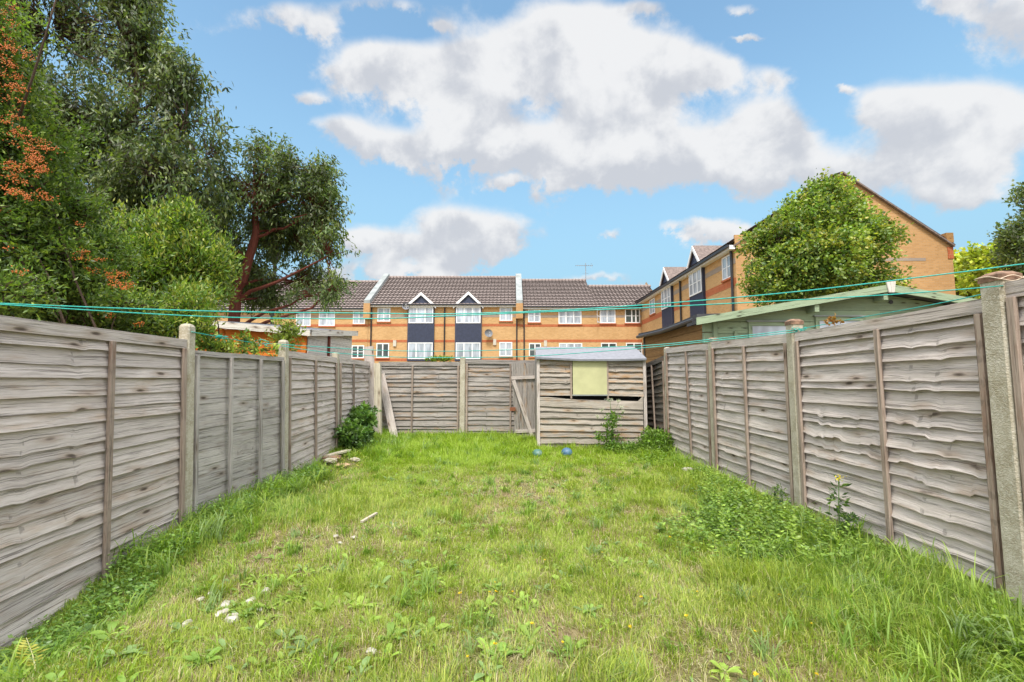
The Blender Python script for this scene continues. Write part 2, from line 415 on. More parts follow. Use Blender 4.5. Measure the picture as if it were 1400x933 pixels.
PG = 'lap fence panels round the garden'
def panel(label, A, B, nrm, zb0, zt0, zb1, zt1, n, battens, seed, mat_='wood', wave=.008, tilt=.036, rail=.09, rough=(), leanb=0.0, knots=.5, bottom=True, tilt_x=0, skip=()):
    A, B = Vector((*A, 0)), Vector((*B, 0)); W = (B - A).length; d = (B - A) / W; N = Vector((*nrm, 0))
    rng = np.random.default_rng(seed)
    def Fr(s, m, z):
        p = A + d * float(s) + N * (float(m) + tilt_x * float(z)); return Vector((p.x, p.y, float(z)))
    root = thing('fence_panel', (A + B) / 2 + Vector((0, 0, (zb0 + zb1) / 2)), label, 'fence panel', PG)
    mb = MB(); lap_boards(mb, Fr, W, zb0, zt0 - rail * .6, zb1, zt1 - rail * .6, n, rng, wave, tilt, knots, rough_boards=rough, skip=skip)
    mb.build('boards', M[mat_], root, recalc=False)
    def zT(s): return zt0 + (zt1 - zt0) * s / W
    def zB(s): return zb0 + (zb1 - zb0) * s / W
    # top rail: a slightly uneven board
    r = MB(); r.cur = tuple(rng.random(3)); K = 14; sag = vnoise(K + 1, 3, rng) * .004; ou = rng.uniform(0, 20)
    for i in range(K):
        s0, s1 = W * i / K, W * (i + 1) / K
        q = [(s0, .030, zT(s0) - rail + sag[i] * 2), (s1, .030, zT(s1) - rail + sag[i + 1] * 2), (s1, .050, zT(s1) - rail + sag[i + 1] * 2), (s0, .050, zT(s0) - rail + sag[i] * 2),
             (s0, .030, zT(s0) + sag[i]), (s1, .030, zT(s1) + sag[i + 1]), (s1, .050, zT(s1) + sag[i + 1]), (s0, .050, zT(s0) + sag[i])]
        P = [Fr(*x) for x in q]
        for idx in ((3, 2, 6, 7), (4, 7, 6, 5), (0, 1, 2, 3), (1, 0, 4, 5)):
            uu = [(ou + q[j][0], ou + q[j][2] + q[j][1]) for j in idx]; r.face([P[j] for j in idx], uu)
    for s_ in (0, W):
        r.face([Fr(s_, .030, zT(s_) - rail), Fr(s_, .05, zT(s_) - rail), Fr(s_, .05, zT(s_)), Fr(s_, .030, zT(s_))])
    # thin capping strip behind the rail
    r.cur = tuple(rng.random(3)); r.hexa([Fr(0, -.02, zT(0) - .03), Fr(W, -.02, zT(W) - .03), Fr(W, .0290, zT(W) - .03), Fr(0, .0290, zT(0) - .03),
                                          Fr(0, -.02, zT(0) - .003), Fr(W, -.02, zT(W) - .003), Fr(W, .0290, zT(W) - .003), Fr(0, .0290, zT(0) - .003)], True)
    r.build('top_rail', M[mat_], root)
    for j, f in enumerate([.018] + list(battens) + [.982]):
        b = MB(); b.cur = tuple(rng.random(3)); s = f * W; w = .019; s2 = s + (leanb if 0 < j <= len(battens) else 0)
        d0, d1 = .040, .066
        b.hexa([Fr(s2 - w, d0, zB(s) - .02), Fr(s2 + w, d0, zB(s) - .02), Fr(s2 + w, d1, zB(s) - .02), Fr(s2 - w, d1, zB(s) - .02),
                Fr(s - w, d0, zT(s) - rail * .98), Fr(s + w, d0, zT(s) - rail * .98), Fr(s + w, d1, zT(s) - rail * .98), Fr(s - w, d1, zT(s) - rail * .98)], True)
        b.build('batten', M['wood_batten' if mat_ != 'wood_flat' else 'wood_flat'], root, bevel=.002)
    if bottom:
        b = MB(); b.cur = tuple(rng.random(3))
        b.hexa([Fr(0, .02, zb0 - .14), Fr(W, .02, zb1 - .14), Fr(W, .036, zb1 - .14), Fr(0, .036, zb0 - .14),
                Fr(0, .02, zb0 - .012), Fr(W, .02, zb1 - .012), Fr(W, .036, zb1 - .012), Fr(0, .036, zb0 - .012)], True)
        b.build('gravel_board', M[mat_], root)
    return root

LX = -3.03
def lp(y): return LX + .0 * y
LY = [2.36, 4.30, 6.12, 7.95, 9.80]
RX = 2.78; RY = [.72, 2.60, 4.53, 6.40, 8.30]
pn = (1, 0)
panel('grey waney-edged panel with a single thick batten, nearest on the left side', (LX + .065, 2.42), (LX + .065, 4.25), pn, -.20, 1.70, -.10, 1.69, 17, [.565], 1, wave=.006, rail=.085, tilt_x=-.042)
panel('flatter blotchy dark-stained panel with two battens, second along the left side', (LX + .065, 4.36), (LX + .065, 6.07), pn, .05, 1.60, .05, 1.62, 13, [.33, .67], 2, 'wood_flat', wave=.002, tilt=.009, rail=.05, knots=.1, tilt_x=-.04)
panel('panel with a bare newer looking bottom board behind the rubble heap on the left', (LX + .065, 6.18), (LX + .065, 7.90), pn, .13, 1.71, .22, 1.70, 14, [.5], 3, wave=.006, tilt_x=-.035)
panel('short looking panel above the leafy corner shrub, farthest on the left side', (LX + .065, 8.0), (LX + .065, 9.76), pn, .24, 1.70, .24, 1.71, 15, [.4], 4, wave=.005, tilt_x=-.03)
pn = (-1, 0)
panel('cut-off grey panel at the right edge, beyond the tallest post', (RX, .78), (RX, 2.54), pn, .05, 1.84, .05, 1.86, 17, [.5], 5, wave=.006)
panel('large panel with split and curling boards, nearest whole one on the right side', (RX, 2.66), (RX, 4.47), pn, .05, 1.79, .05, 1.775, 17, [.44], 6, rough=(6, 7, 8, 9, 10), wave=.006, tilt=.044, rail=.085)
panel('right side panel with a small red stain, second nearest on that side', (RX, 4.59), (RX, 6.34), pn, .09, 1.775, .07, 1.84, 16, [.5], 7, wave=.005)
panel('right side panel whose batten leans, third from the camera', (RX, 6.46), (RX, 8.24), pn, .08, 1.83, .1, 1.89, 16, [.47], 8, leanb=-.12, wave=.006)
panel('dark damp panel with a sloping top beside the old shed', (RX, 8.36), (RX, 10.2), pn, .1, 1.76, .1, 1.60, 14, [.4], 9, 'wood_dark', leanb=-.15, wave=.009)
BY = 10.4
bx0, bx1, bx2 = xat(519, BY), xat(629, BY), xat(637, BY)
panel('back fence panel between the pale timber post and the concrete post', (bx0, BY), (bx1, BY), (0, -1), .12, zat(495, BY), .12, zat(495, BY), 15, [.42], 10, 'wood_back', wave=.006)
panel('back fence panel with black wavy boards, partly behind the loose gate', (bx2, BY), (bx2 + 1.83, BY), (0, -1), .12, zat(492, BY), .12, zat(493, BY), 15, [.545], 11, 'wood_back', wave=.012, tilt=.028)
panel('back fence panel hidden behind the old shed', (bx2 + 1.93, BY), (bx2 + 1.93 + 1.72, BY), (0, -1), .12, zat(494, BY), .12, zat(494, BY), 15, [.5], 12, 'wood_back')

CG = 'concrete fence posts'
def cpost(label, x, y, ztop, w=.1, cap=False, lean=0):
    z0 = gz(x, y) - .3
    root = thing('concrete_post', (x, y, gz(x, y)), label, 'fence post', CG)
    mb = MB(); h = w / 2; ch = .012
    def ring(z, k=0): 
        a = h - k
        return [Vector((x + lean * z + sx * (a - (ch if i == 0 else 0)), y + sy * (a - (ch if i == 1 else 0)), z)) for (sx, sy, i) in
                ((-1, -1, 1), (-1, -1, 0), (1, -1, 0), (1, -1, 1), (1, 1, 1), (1, 1, 0), (-1, 1, 0), (-1, 1, 1))]
    zs = [z0] + list(np.linspace(z0 + .2, ztop - (.055 if cap else .03), 8)); R = [ring(z) for z in zs]
    if not cap: R.append(ring(ztop - .008, .01)); R.append(ring(ztop, .028))
    for a, b in zip(R, R[1:]):
        for k in range(8): mb.face([a[k], a[(k + 1) % 8], b[(k + 1) % 8], b[k]])
    mb.face(R[-1]); mb.build('post', M['concrete'], root)
    if cap:
        c = MB(); zc = ztop - .055; a = ring(zc, -.006); b = ring(ztop - .02, -.006); e = ring(ztop, .02)
        for p, q in ((a, b), (b, e)):
            for k in range(8): c.face([p[k], p[(k + 1) % 8], q[(k + 1) % 8], q[k]])
        c.face(a[::-1]); c.face(e); c.build('cap', M['cap'], root)
    return root
cpost('pale concrete post at the left edge just out of view', LX + .065, 2.34, 1.84, lean=-.042)
cpost('pale concrete post nearest on the left side, beside the thick batten', LX + .075, 4.305, zat(443, 4.3), lean=-.04)
cpost('rounded pale concrete post between the stained panel and the rubble panel', LX + .07, 6.125, zat(465, 6.12), .105, lean=-.035)
cpost('slim concrete post on the left just before the corner shrub', LX + .06, 7.95, zat(482, 7.95), lean=-.03)
cpost('big speckled concrete post on the right with cream string round its top', RX - .01, 2.60, zat(373, 2.6), .125, True)
cpost('speckled concrete post on the right where green lines are tied to the top', RX - .01, 4.53, zat(437, 4.53), .115, True)
cpost('concrete post on the right under the green cabin corner', RX, 6.40, zat(462, 6.4), .11, True)
cpost('brownish concrete post on the right nearest the old shed', RX, 8.30, zat(475, 8.3), .10)
cpost('concrete post in the middle of the back fence', xat(633, BY), BY - .01, zat(488, BY), .115)
cpost('concrete post of the back fence hidden behind the old shed', bx2 + 1.88, BY, 1.75)

def timber(name, label, a, b, w, t, m, up=(0, 1, 0), group=None, cat='timber', seg=1):
    a, b = Vector(a), Vector(b); mb = MB(); mb.cur = (random.random(), random.random(), .5); mb.bar(a, b, w, t, up)
    o = mb.build(name, M[m], None, origin=a, bevel=.002); prop(o, label, cat, group); return o
timber('timber_post', 'pale square timber post standing in front of the back left corner', at(518, 606, 9.7) - Vector((0, 0, .15)), at(516, 497, 9.7), .135, .09, 'wood_pale', cat='timber post')
timber('corner_post', 'dark weathered timber post in the back left corner', (LX + .02, 9.86, 0), (LX + .02, 9.86, zat(487, 9.8)), .09, .09, 'wood_batten', cat='timber post')
timber('loose_plank', 'grey plank leaning sideways against the back fence', at(541, 603, 9.95) - Vector((0, 0, .05)), at(521, 512, 10.2), .16, .022, 'wood', cat='plank')
timber('loose_plank', 'wide broken grey plank standing tallest in the back left corner', at(512, 600, 9.62) - Vector((0, 0, .15)), at(504, 474, 9.74), .2, .025, 'wood', cat='plank')
timber('thin_batten', 'thin loose strip leaning beside the corner planks', at(511, 560, 9.72) - Vector((0, 0, .6)), at(504, 492, 9.85), .035, .02, 'wood_pale', cat='batten')

# ------------------------------------------------------------------ loose gate
def gate():
    Y = 10.05; root = thing('garden_gate', at(716, 602, Y), 'loose grey gate of upright boards leaning by the shed', 'gate')
    x0, x1 = xat(699, Y), xat(745, Y); zt = zat(497, Y); zb = .1
    mb = MB(); n = 7; w = (x1 - x0) / n; rng = random.Random(4)
    for i in range(n):
        mb.cur = (rng.random() * .6, rng.random(), .5); j = rng.uniform(-.015, .015)
        a, b = x0 + i * w, x0 + (i + 1) * w - .005
        mb.hexa([(a + .08, Y, zb + j), (b + .08, Y, zb + j), (b + .08, Y + .018, zb + j), (a + .08, Y + .018, zb + j), (a, Y + .03, zt + j), (b, Y + .03, zt + j), (b, Y + .048, zt + j), (a, Y + .048, zt + j)], True)
    mb.build('boards', M['wood_back'], root)
    for v in (517, 590):
        r = MB(); z = zat(v, Y); r.bar((x0 + (.0 if v < 550 else .09), Y - .012, z), (x1, Y - .012, z + .03), .07, .02); r.build('rail', M['wood'], root)
    r = MB(); r.bar(at(702, 520, Y - .04), at(728, 598, Y - .04), .075, .02); r.build('brace', M['wood'], root)
    r = MB(); r.box(x0 - .03, x0 + .09, Y - .04, Y - .01, zat(562, Y), zat(557, Y)); r.build('bolt', M['rust'], root)
gate()

# ------------------------------------------------------------------ old shed
def shed():
    Y = 8.86; x0, x1 = xat(735, Y), xat(879, Y); zb = gz(1.4, Y) + .0; zt = zat(491, Y)
    root = thing('garden_shed', ((x0 + x1) / 2, Y, zb), 'old weathered lap-board shed with an olive window board at the end of the lawn', 'shed')
    Fr = lambda s, m, z: Vector((s, Y - m, z)); rng = np.random.default_rng(21)
    u2 = lambda u: xat(u, Y)
    zg = zat(541, Y)
    mb = MB()
    lap_boards(mb, Fr, u2(781.5) - x0, zg, zt, zg, zt, 6, rng, .006, .042, .3, s0=x0, seg=24)
    lap_boards(mb, Fr, x1 - u2(829), zg - .0, zt, zg - .02, zt, 6, rng, .006, .042, .3, s0=u2(829), seg=24)
    lap_boards(mb, Fr, u2(876.5) - x0, zb - .02, zat(545, Y), zb - .02, zat(549, Y) , 8, rng, .008, .042, .6, s0=x0, seg=60)
    o = mb.build('wall_boards', M['wood_shed'], root, recalc=False)
    # top board of the lower half, bowed downwards on its right
    t = MB(); K = 40; t.cur = (.7, .4, .5)
    xs = np.linspace(x0, u2(876.5), K + 1); f = np.linspace(0, 1, K + 1)
    top = np.array([zat(v, Y) for v in np.interp(f, [0, .1, .25, .6, .8, .93, 1], [543, 543, 545, 549.5, 552.5, 552, 542])])
    bot = np.array([zat(v, Y) for v in np.interp(f, [0, .3, .6, 1], [555, 557, 559, 560])]) + vnoise(K + 1, 5, rng) * .008
    for i in range(K):
        P = [Fr(xs[i], .048, bot[i]), Fr(xs[i + 1], .048, bot[i + 1]), Fr(xs[i + 1], .040, top[i + 1]), Fr(xs[i], .040, top[i])]
        Q = [p + Vector((0, .01, 0)) for p in P]
        uv = [(xs[i], bot[i]), (xs[i + 1], bot[i + 1]), (xs[i + 1], top[i + 1]), (xs[i], top[i])]
        t.face(P, uv); t.face([P[3], P[2], Q[2], Q[3]]); t.face([Q[0], Q[1], P[1], P[0]]); t.face(Q[::-1], uv[::-1])
    t.build('bowed_board', M['wood_shed'], root, recalc=False)
    for a in (x0 - .02, x1 - .02):
        p = MB(); p.cur = (.6, .2, .4); p.box(a, a + .055, Y - .06, Y + .01, zb - .06, zt, True); p.build('corner_post', M['wood'], root, bevel=.002)
    for u in (780, 829.5):
        p = MB(); p.cur = (.4, .2, .4); p.box(u2(u) - .015, u2(u) + .015, Y - .055, Y - .002, zat(545, Y), zt, True); p.build('window_stile', M['wood_batten'], root)
    b = MB(); b.box(u2(782.2), u2(828.6), Y - .052, Y - .044, zat(539.6, Y), zat(494, Y)); b.build('window_board', M['board'], root, bevel=.002)
    b = MB(); b.box(u2(781.5), u2(829.5), Y - .06, Y - .02, zat(541.2, Y), zat(539.7, Y)); b.build('window_sill', M['lead'], root)
    # sides, back, inside
    D = 10.02; zt2 = zt + .25
    s = MB(); 
    for X, sg in ((x0, -1), (x1, 1)):
        s.hexa([(X, Y + .012, zb - .05), (X - sg * .02, Y + .012, zb - .05), (X - sg * .02, D, zb - .05), (X, D, zb - .05), (X, Y + .012, zt), (X - sg * .02, Y + .012, zt), (X - sg * .02, D, zt2), (X, D, zt2)], True)
    s.box(x0, x1, D + .002, D + .022, zb - .05, zt2, True)
    s.build('side_walls', M['wood_back'], root)
    s = MB(); s.box(x0 + .05, x1 - .05, Y + .25, Y + .27, zb, zt - .02); s.build('shade_sheet', M['dark'], root)  # dark sheet added behind the gap, standing in for shade inside the shed
    # felt roof
    r = MB(); K = 20; x = np.linspace(x0 - .05, x1 + .03, K + 1); xb = np.linspace(xat(733, 10.1), xat(867, 10.1), K + 1)
    fz = np.array([zat(v, Y - .13) for v in np.interp(np.linspace(0, 1, K + 1), [0, .15, .4, .75, 1], [488.3, 489.5, 491.3, 491.3, 490.2])]); bz = zat(474.5, 10.1)
    jit = vnoise(K + 1, 6, rng) * .006
    for i in range(K):
        A = [Vector((x[j], Y - .13, fz[j])) for j in (i, i + 1)]; B = [Vector((xb[j], 10.1, bz + jit[j])) for j in (i, i + 1)]
        mid = [(a + b) / 2 + Vector((0, 0, .008 + jit[i + j])) for j, (a, b) in enumerate(zip(A, B))]
        dn = Vector((0, .004, -.035)); th = Vector((0, 0, -.015))
        r.face([A[0], A[1], mid[1], mid[0]]); r.face([mid[0], mid[1], B[1], B[0]])
        r.face([A[0] + dn, A[1] + dn, A[1], A[0]]); r.face([A[0] + dn, B[0] + th, B[1] + th, A[1] + dn]); r.face([B[0], B[1], B[1] + th, B[0] + th])
    r.face([Vector((x[0], Y - .13, fz[0])), Vector((xb[0], 10.1, bz)), Vector((xb[0], 10.1, bz - .03)), Vector((x[0], Y - .126, fz[0] - .035))])
    r.face([Vector((x[-1], Y - .13, fz[-1])), Vector((xb[-1], 10.1, bz)), Vector((xb[-1], 10.1, bz - .03)), Vector((x[-1], Y - .126, fz[-1] - .035))])
    r.build('felt_roof', M['felt'], root)
shed()

# ------------------------------------------------------------------ neighbour sheds
def boards_wall(Fr, s0, s1, z0, z1, bh, parent, m, name='wall', ztop=None, rng=random.Random(3)):
    """horizontal tongue-and-groove boards; ztop(s) cuts the top edge to a slope"""
    mb = MB(); z = z0
    while z < z1 - .01:
        mb.cur = (rng.random(), rng.random(), rng.random()); h = min(bh, z1 - z)
        if ztop:
            zz = [min(z + h - .006, ztop(s)) for s in (s0, s1)]
            if max(zz) <= z + .004:
                z += bh; continue
            K = 12; S = [s0 + (s1 - s0) * i / K for i in range(K + 1)]
            for a, b in zip(S, S[1:]):
                ta, tb = min(z + h - .006, ztop(a)), min(z + h - .006, ztop(b))
                if ta <= z + .002 and tb <= z + .002: continue
                ta, tb = max(ta, z + .001), max(tb, z + .001)
                mb.hexa([Fr(a, 0, z), Fr(b, 0, z), Fr(b, .02, z), Fr(a, .02, z), Fr(a, 0, ta), Fr(b, 0, tb), Fr(b, .02, tb), Fr(a, .02, ta)], True)
        else: mb.fbox(Fr, s0, s1, 0, .02, z, z + h - .006, True)
        z += bh
    mb.fbox(Fr, s0 + .01, s1 - .01, -.03, -.002, z0, (z1 if not ztop else min(ztop(s0), ztop(s1)) - .02))
    return mb.build(name, M[m], parent)

def orange_shed():
    Y0, Y1 = 8.4, 10.7; xr, xl = -3.72, -5.75
    root = thing('orange_shed', ((xl + xr) / 2, 9.5, 0), 'orange stained shed with whitish end boards beyond the left fence', 'shed')
    zr, zl = zat(459, Y0), zat(446, Y0)
    Fr = lambda s, m, z: Vector((s, Y0 - m, z))
    slope = lambda s: zr + (zl - zr) * (xr - s) / (xr - xat(289, Y0))
    boards_wall(Fr, xl, xr, 0, 3, .14, root, 'wood_orange', 'front_wall', slope)
    for u in (303, 416):
        p = MB(); x = xat(u, Y0); p.box(x - .04, x + .04, Y0 - .035, Y0 - .0205, 0, slope(x) - .01, True); p.build('trim', M['wood_orange'], root)
    zb_ = zat(459, Y1)
    Fs = lambda s, m, z: Vector((xr + m, s, z))
    side = lambda s: zr + (zb_ - zr) * (s - Y0) / (Y1 - Y0)
    boards_wall(Fs, Y0 + .02, Y1, 0, 3, .16, root, 'wood_white', 'side_wall', side)
    p = MB(); yy = atX(447, 470, xr).y; p.box(xr + .022, xr + .06, yy - .03, yy + .03, 0, side(yy), True); p.build('side_batten', M['bark_red'], root)
    b = MB(); b.box(xl, xr, Y1 + .005, Y1 + .03, 0, zb_ - .05); b.box(xl, xl + .02, Y0 + .005, Y1, 0, slope(xl) - .05); b.build('rear_wall', M['wood_back'], root)
    # roof slab and ragged fascia
    e = .1; d = .085
    C_ = [(xl - e, Y0 - e, slope(xl) + .02), (xr + e, Y0 - e, zr + .02), (xr + e, Y1 + e, zb_ + .04), (xl - e, Y1 + e, slope(xl) + zb_ - zr + .04)]
    r = MB(); r.hexa([Vector(c) for c in C_] + [Vector(c) + Vector((0, 0, .06)) for c in C_]); r.build('roof', M['felt'], root)
    rng = np.random.default_rng(3)
    for k, (a, b_) in enumerate(((C_[0], C_[1]), (C_[1], C_[2]))):
        a, b_ = Vector(a), Vector(b_); f = MB(); f.cur = (.9, .3, .4); K = 30; jag = vnoise(K + 1, 11, rng) * .012 * (1 if k == 0 else .3)
        off = Vector((0, -.022, 0)) if k == 0 else Vector((.022, 0, 0)); a = a + off * .1; b_ = b_ + off * .1
        for i in range(K):
            p, q = a.lerp(b_, i / K), a.lerp(b_, (i + 1) / K); j0, j1 = Vector((0, 0, -d * .45 + jag[i])), Vector((0, 0, -d * .45 + jag[i + 1])); t = Vector((0, 0, .075))
            A8 = [p + j0, q + j1, q + j1 + off, p + j0 + off, p + t, q + t, q + t + off, p + t + off]; u0_, u1_ = (p - a).length, (q - a).length
            for idx in ((3, 2, 6, 7), (4, 5, 6, 7), (0, 1, 2, 3), (0, 1, 5, 4)):
                f.face([A8[j] for j in idx], [((u1_ if j in (1, 2, 5, 6) else u0_), (.12 if j > 3 else 0) + (.02 if j in (2, 3, 6, 7) else 0)) for j in idx])
        f.build('fascia', M['wood_white'], root)
orange_shed()

def cabin():
    Y = 7.6; xl, xr = xat(975, Y), 8.75; xm = (xat(1205, Y) + .0); 
    root = thing('green_cabin', ((xl + xr) / 2, Y, 0), 'sage green timber garden cabin with a low gable beyond the right fence', 'cabin')
    zl, za = zat(441, Y), zat(402, Y)
    slope = lambda s: za - (za - zl) * abs(s - xm) / (xm - xl)
    Fr = lambda s, m, z: Vector((s, Y - m, z))
    boards_wall(Fr, xl, xm, 0, 3.2, .19, root, 'wood_green', 'wall', slope)
    boards_wall(Fr, xm + .0, xr, 0, 3.2, .19, root, 'wood_green', 'wall', slope)
    # crossed log ends at the corner
    mb = MB(); z = .02
    while z < zl - .1: mb.box(xat(962, Y), xl - .003, Y - .02, Y + .03, z, z + .175, True); z += .19
    mb.build('log_ends', M['wood_green'], root)
    p = MB(); p.box(xl - .002, xl + .07, Y - .045, Y - .0205, 0, zl, True); p.build('corner_trim', M['wood_green'], root)
    p = MB(); p.box(xat(1005, Y) - .02, xat(1005, Y) + .03, Y - .05, Y - .0205, 0, zat(453, Y), True); p.build('corner_trim', M['wood_green'], root)
    # roof slabs
    def slab(xa, xb, y0, y1, name='roof'):
        m_ = MB(); t = .05
        za_, zb_ = slope(xa) + .02, slope(xb) + .02
        m_.hexa([(xa, y0, za_), (xb, y0, zb_), (xb, y1, zb_), (xa, y1, za_), (xa, y0, za_ + t), (xb, y0, zb_ + t), (xb, y1, zb_ + t), (xa, y1, za_ + t)])
        return m_.build(name, M['felt_dark'], root)
    slab(xl - .25, xm, Y - .24, 8.05); slab(xm, xr + .3, Y - .24, 10.6)
    b = MB(); b.box(5.6, xr, 10.3, 10.33, 0, 2.3); b.box(xr - .03, xr, Y + .01, 10.3, 0, slope(xr)); b.box(5.6, 5.63, 8.1, 10.3, 0, 2.5); b.build('rear_wall', M['wood_green'], root)
    yf = Y - .27; zz = lambda x: slope(x)
    for xa, xb in ((xat(954, yf), xm), (xm, xr + .32)):
        f = MB(); f.cur = (.7, .2, .3); h0, h1 = .01, .105
        f.hexa([(xa, yf, zz(xa) - h0), (xb, yf, zz(xb) - h0), (xb, yf + .025, zz(xb) - h0), (xa, yf + .025, zz(xa) - h0), (xa, yf, zz(xa) + h1), (xb, yf, zz(xb) + h1), (xb, yf + .025, zz(xb) + h1), (xa, yf + .025, zz(xa) + h1)], True)
        f.build('bargeboard', M['wood_green'], root)
    f = MB(); f.hexa([(xm - .045, yf - .02, za - .03), (xm + .045, yf - .02, za - .03), (xm + .045, yf - .002, za - .03), (xm - .045, yf - .002, za - .03),
                      (xm - .075, yf - .02, za + .15), (xm + .075, yf - .02, za + .15), (xm + .075, yf - .002, za + .15), (xm - .075, yf - .002, za + .15)], True); f.build('finial', M['wood_white'], root)
    for u in (1107, 1200):
        x = xat(u, Y); f = MB(); f.box(x - .035, x + .035, Y - .24, Y - .021, zz(x) - .13, zz(x) - .005); f.build('purlin_end', M['wood_green'], root)
    f = MB(); cx, cz = xat(1221, Y), zat(413.5, Y); f.tube([(cx, Y - .03, cz), (cx, Y - .0205, cz)], .035, 14); f.build('vent', M['black'], root)
    # windows
    for a, b_, vt in ((1023, 1083, 441), (1115, 1180, 434)):
        w = MB(); x0, x1, z1 = xat(a, Y), xat(b_, Y), zat(vt, Y); z0 = z1 - .75
        for q in ((x0, x1, z1 - .06, z1), (x0, x1, z0, z0 + .06), (x0, x0 + .06, z0 + .061, z1 - .061), (x1 - .06, x1, z0 + .061, z1 - .061)): w.box(q[0], q[1], Y - .05, Y - .0205, q[2], q[3], True)
        fr = w.build('window', M['wood_green'], root)
        w = MB(); w.box(x0 + .062, x1 - .062, Y - .03, Y - .0215, z0 + .062, z1 - .062); w.build('pane', M['glass_white'], fr)
        w = MB(); w.box(x0 - .03, x1 + .03, Y - .075, Y - .021, z1 + .003, z1 + .022); w.build('drip_bar', M['lead'], fr)
cabin()

def brown_shed():
    xw = 3.36; Y0, Y1 = 8.12, 11.7
    root = thing('brown_outbuilding', (4.2, 9.9, 0), 'brown boarded outbuilding with a drooping black felt edge behind the green cabin corner', 'shed')
    Fs = lambda s, m, z: Vector((xw - m, s, z))
    z0, z1 = zat(434, 7.9), zat(459, 11.6)
    boards_wall(Fs, Y0, Y1, 0, 3, .17, root, 'wood_tan', 'side_wall', lambda s: z0 + (z1 - z0) * (s - Y0) / (Y1 - Y0))
    Ff = lambda s, m, z: Vector((s, Y0 - m, z))
    boards_wall(Ff, xw + .03, 5.5, 0, 2.3, .17, root, 'wood_tan', 'end_wall')
    b = MB(); b.box(xw, 5.5, Y1 + .002, Y1 + .03, 0, z1 - .01, True); b.build('end_wall', M['wood_dark'], root)
    p = MB(); p.box(xw - .045, xw - .022, Y1 - .09, Y1, 0, z1 - .05); p.build('corner_trim', M['wood_dark'], root)
    r = MB(); K = 12
    for i in range(K):
        a, b_ = i / K, (i + 1) / K; ya, yb = Y0 - .05 + (Y1 - Y0 + .2) * a, Y0 - .05 + (Y1 - Y0 + .2) * b_
        sg = lambda t: -.05 * math.sin(t * PI) ; za, zb = z0 + .03 + (z1 - z0) * a + sg(a), z0 + .03 + (z1 - z0) * b_ + sg(b_)
        xe = xw - .12
        r.hexa([(xe, ya, za - .05), (5.6, ya, za), (5.6, yb, zb), (xe, yb, zb - .05), (xe, ya, za + .05), (5.6, ya, za + .12), (5.6, yb, zb + .12), (xe, yb, zb + .05)])
    r.build('felt_roof', M['felt_dark'], root)
    g = MB(); g.tube([(xw - .16, Y0, z0 - .02), (xw - .16, (Y0 + Y1) / 2, (z0 + z1) / 2 - .06), (xw - .16, Y1 + .1, z1 - .02)], .04, 8); g.build('gutter', M['black'], root)
brown_shed()

# ------------------------------------------------------------------ flats
def window(Fr, parent, s0, s1, z0, z1, n=0, split=(.5,), bars=True, glass='glass', sill=True, openc=None, proud=.03):
    w = MB(); t = .075; f0, f1 = n, n + proud
    w.fbox(Fr, s0, s1, f0, f1, z1 - t, z1); w.fbox(Fr, s0, s1, f0, f1, z0, z0 + t)
    w.fbox(Fr, s0, s0 + t, f0, f1, z0 + t + .001, z1 - t - .001); w.fbox(Fr, s1 - t, s1, f0, f1, z0 + t + .001, z1 - t - .001)
    for q in split:
        c = s0 + (s1 - s0) * q; w.fbox(Fr, c - .045, c + .045, f0, f1 + .002, z0 + t + .001, z1 - t - .001)
    if bars:
        c = (z0 + z1) / 2; e = [0] + list(split) + [1]
        for a, b in zip(e, e[1:]): w.fbox(Fr, s0 + (s1 - s0) * a + .08, s0 + (s1 - s0) * b - .08, f0, f1 - .006, c - .02, c + .02)
    fr = w.build('window', M['white'], parent)
    g = MB(); g.fbox(Fr, s0 + .02, s1 - .02, n + .004, n + .012, z0 + .02, z1 - .02); g.build('pane', M[glass], fr)
    if sill:
        g = MB(); g.fbox(Fr, s0 - .05, s1 + .05, n + .001, n + proud + .05, z0 - .09, z0 - .003); g.build('sill', M['brick_red'], fr)
    return fr

def pantile(Fr, s0, s1, d0, z0, d1, z1, name, parent, m='tile', low=1.0):
    """tiled slope from eave (depth d0, height z0) to ridge (d1, z1); rows step, columns roll"""
    mb = MB(); L = math.hypot(d1 - d0, z1 - z0); rows = max(1, int(round(L / .34))); cols = max(1, int(round((s1 - s0) / .3))); sub = 4
    nz, nd = (d1 - d0) / L, -(z1 - z0) / L
    roll = [0, .02, .024, .008]
    rg = random.Random(int(abs(s0) * 100))
    for r in range(rows):
        t0, t1 = r / rows, (r + 1) / rows
        for c in range(cols):
            cc = (rg.random(), rg.random(), .5)
            for k in range(sub):
                a = s0 + (s1 - s0) * (c + k / sub) / cols; b = s0 + (s1 - s0) * (c + (k + 1) / sub) / cols
                h0, h1 = roll[k] * low, roll[(k + 1) % sub] * low
                P = []
                for (s, t, h) in ((a, t0, h0 + .085), (b, t0, h1 + .085), (b, t1, h1), (a, t1, h0)):
                    P.append(Fr(s, -(d0 + (d1 - d0) * t + nd * h), z0 + (z1 - z0) * t + nz * h))
                mb.face(P, [(a, t0 * L), (b, t0 * L), (b, t1 * L), (a, t1 * L)], cc)
    e = [Fr(s0, -d0, z0 - .02), Fr(s1, -d0, z0 - .02), Fr(s1, -d1, z1 - .02), Fr(s0, -d1, z1 - .02)]
    mb.face(e)
    return mb.build(name, M[m], parent, recalc=False)

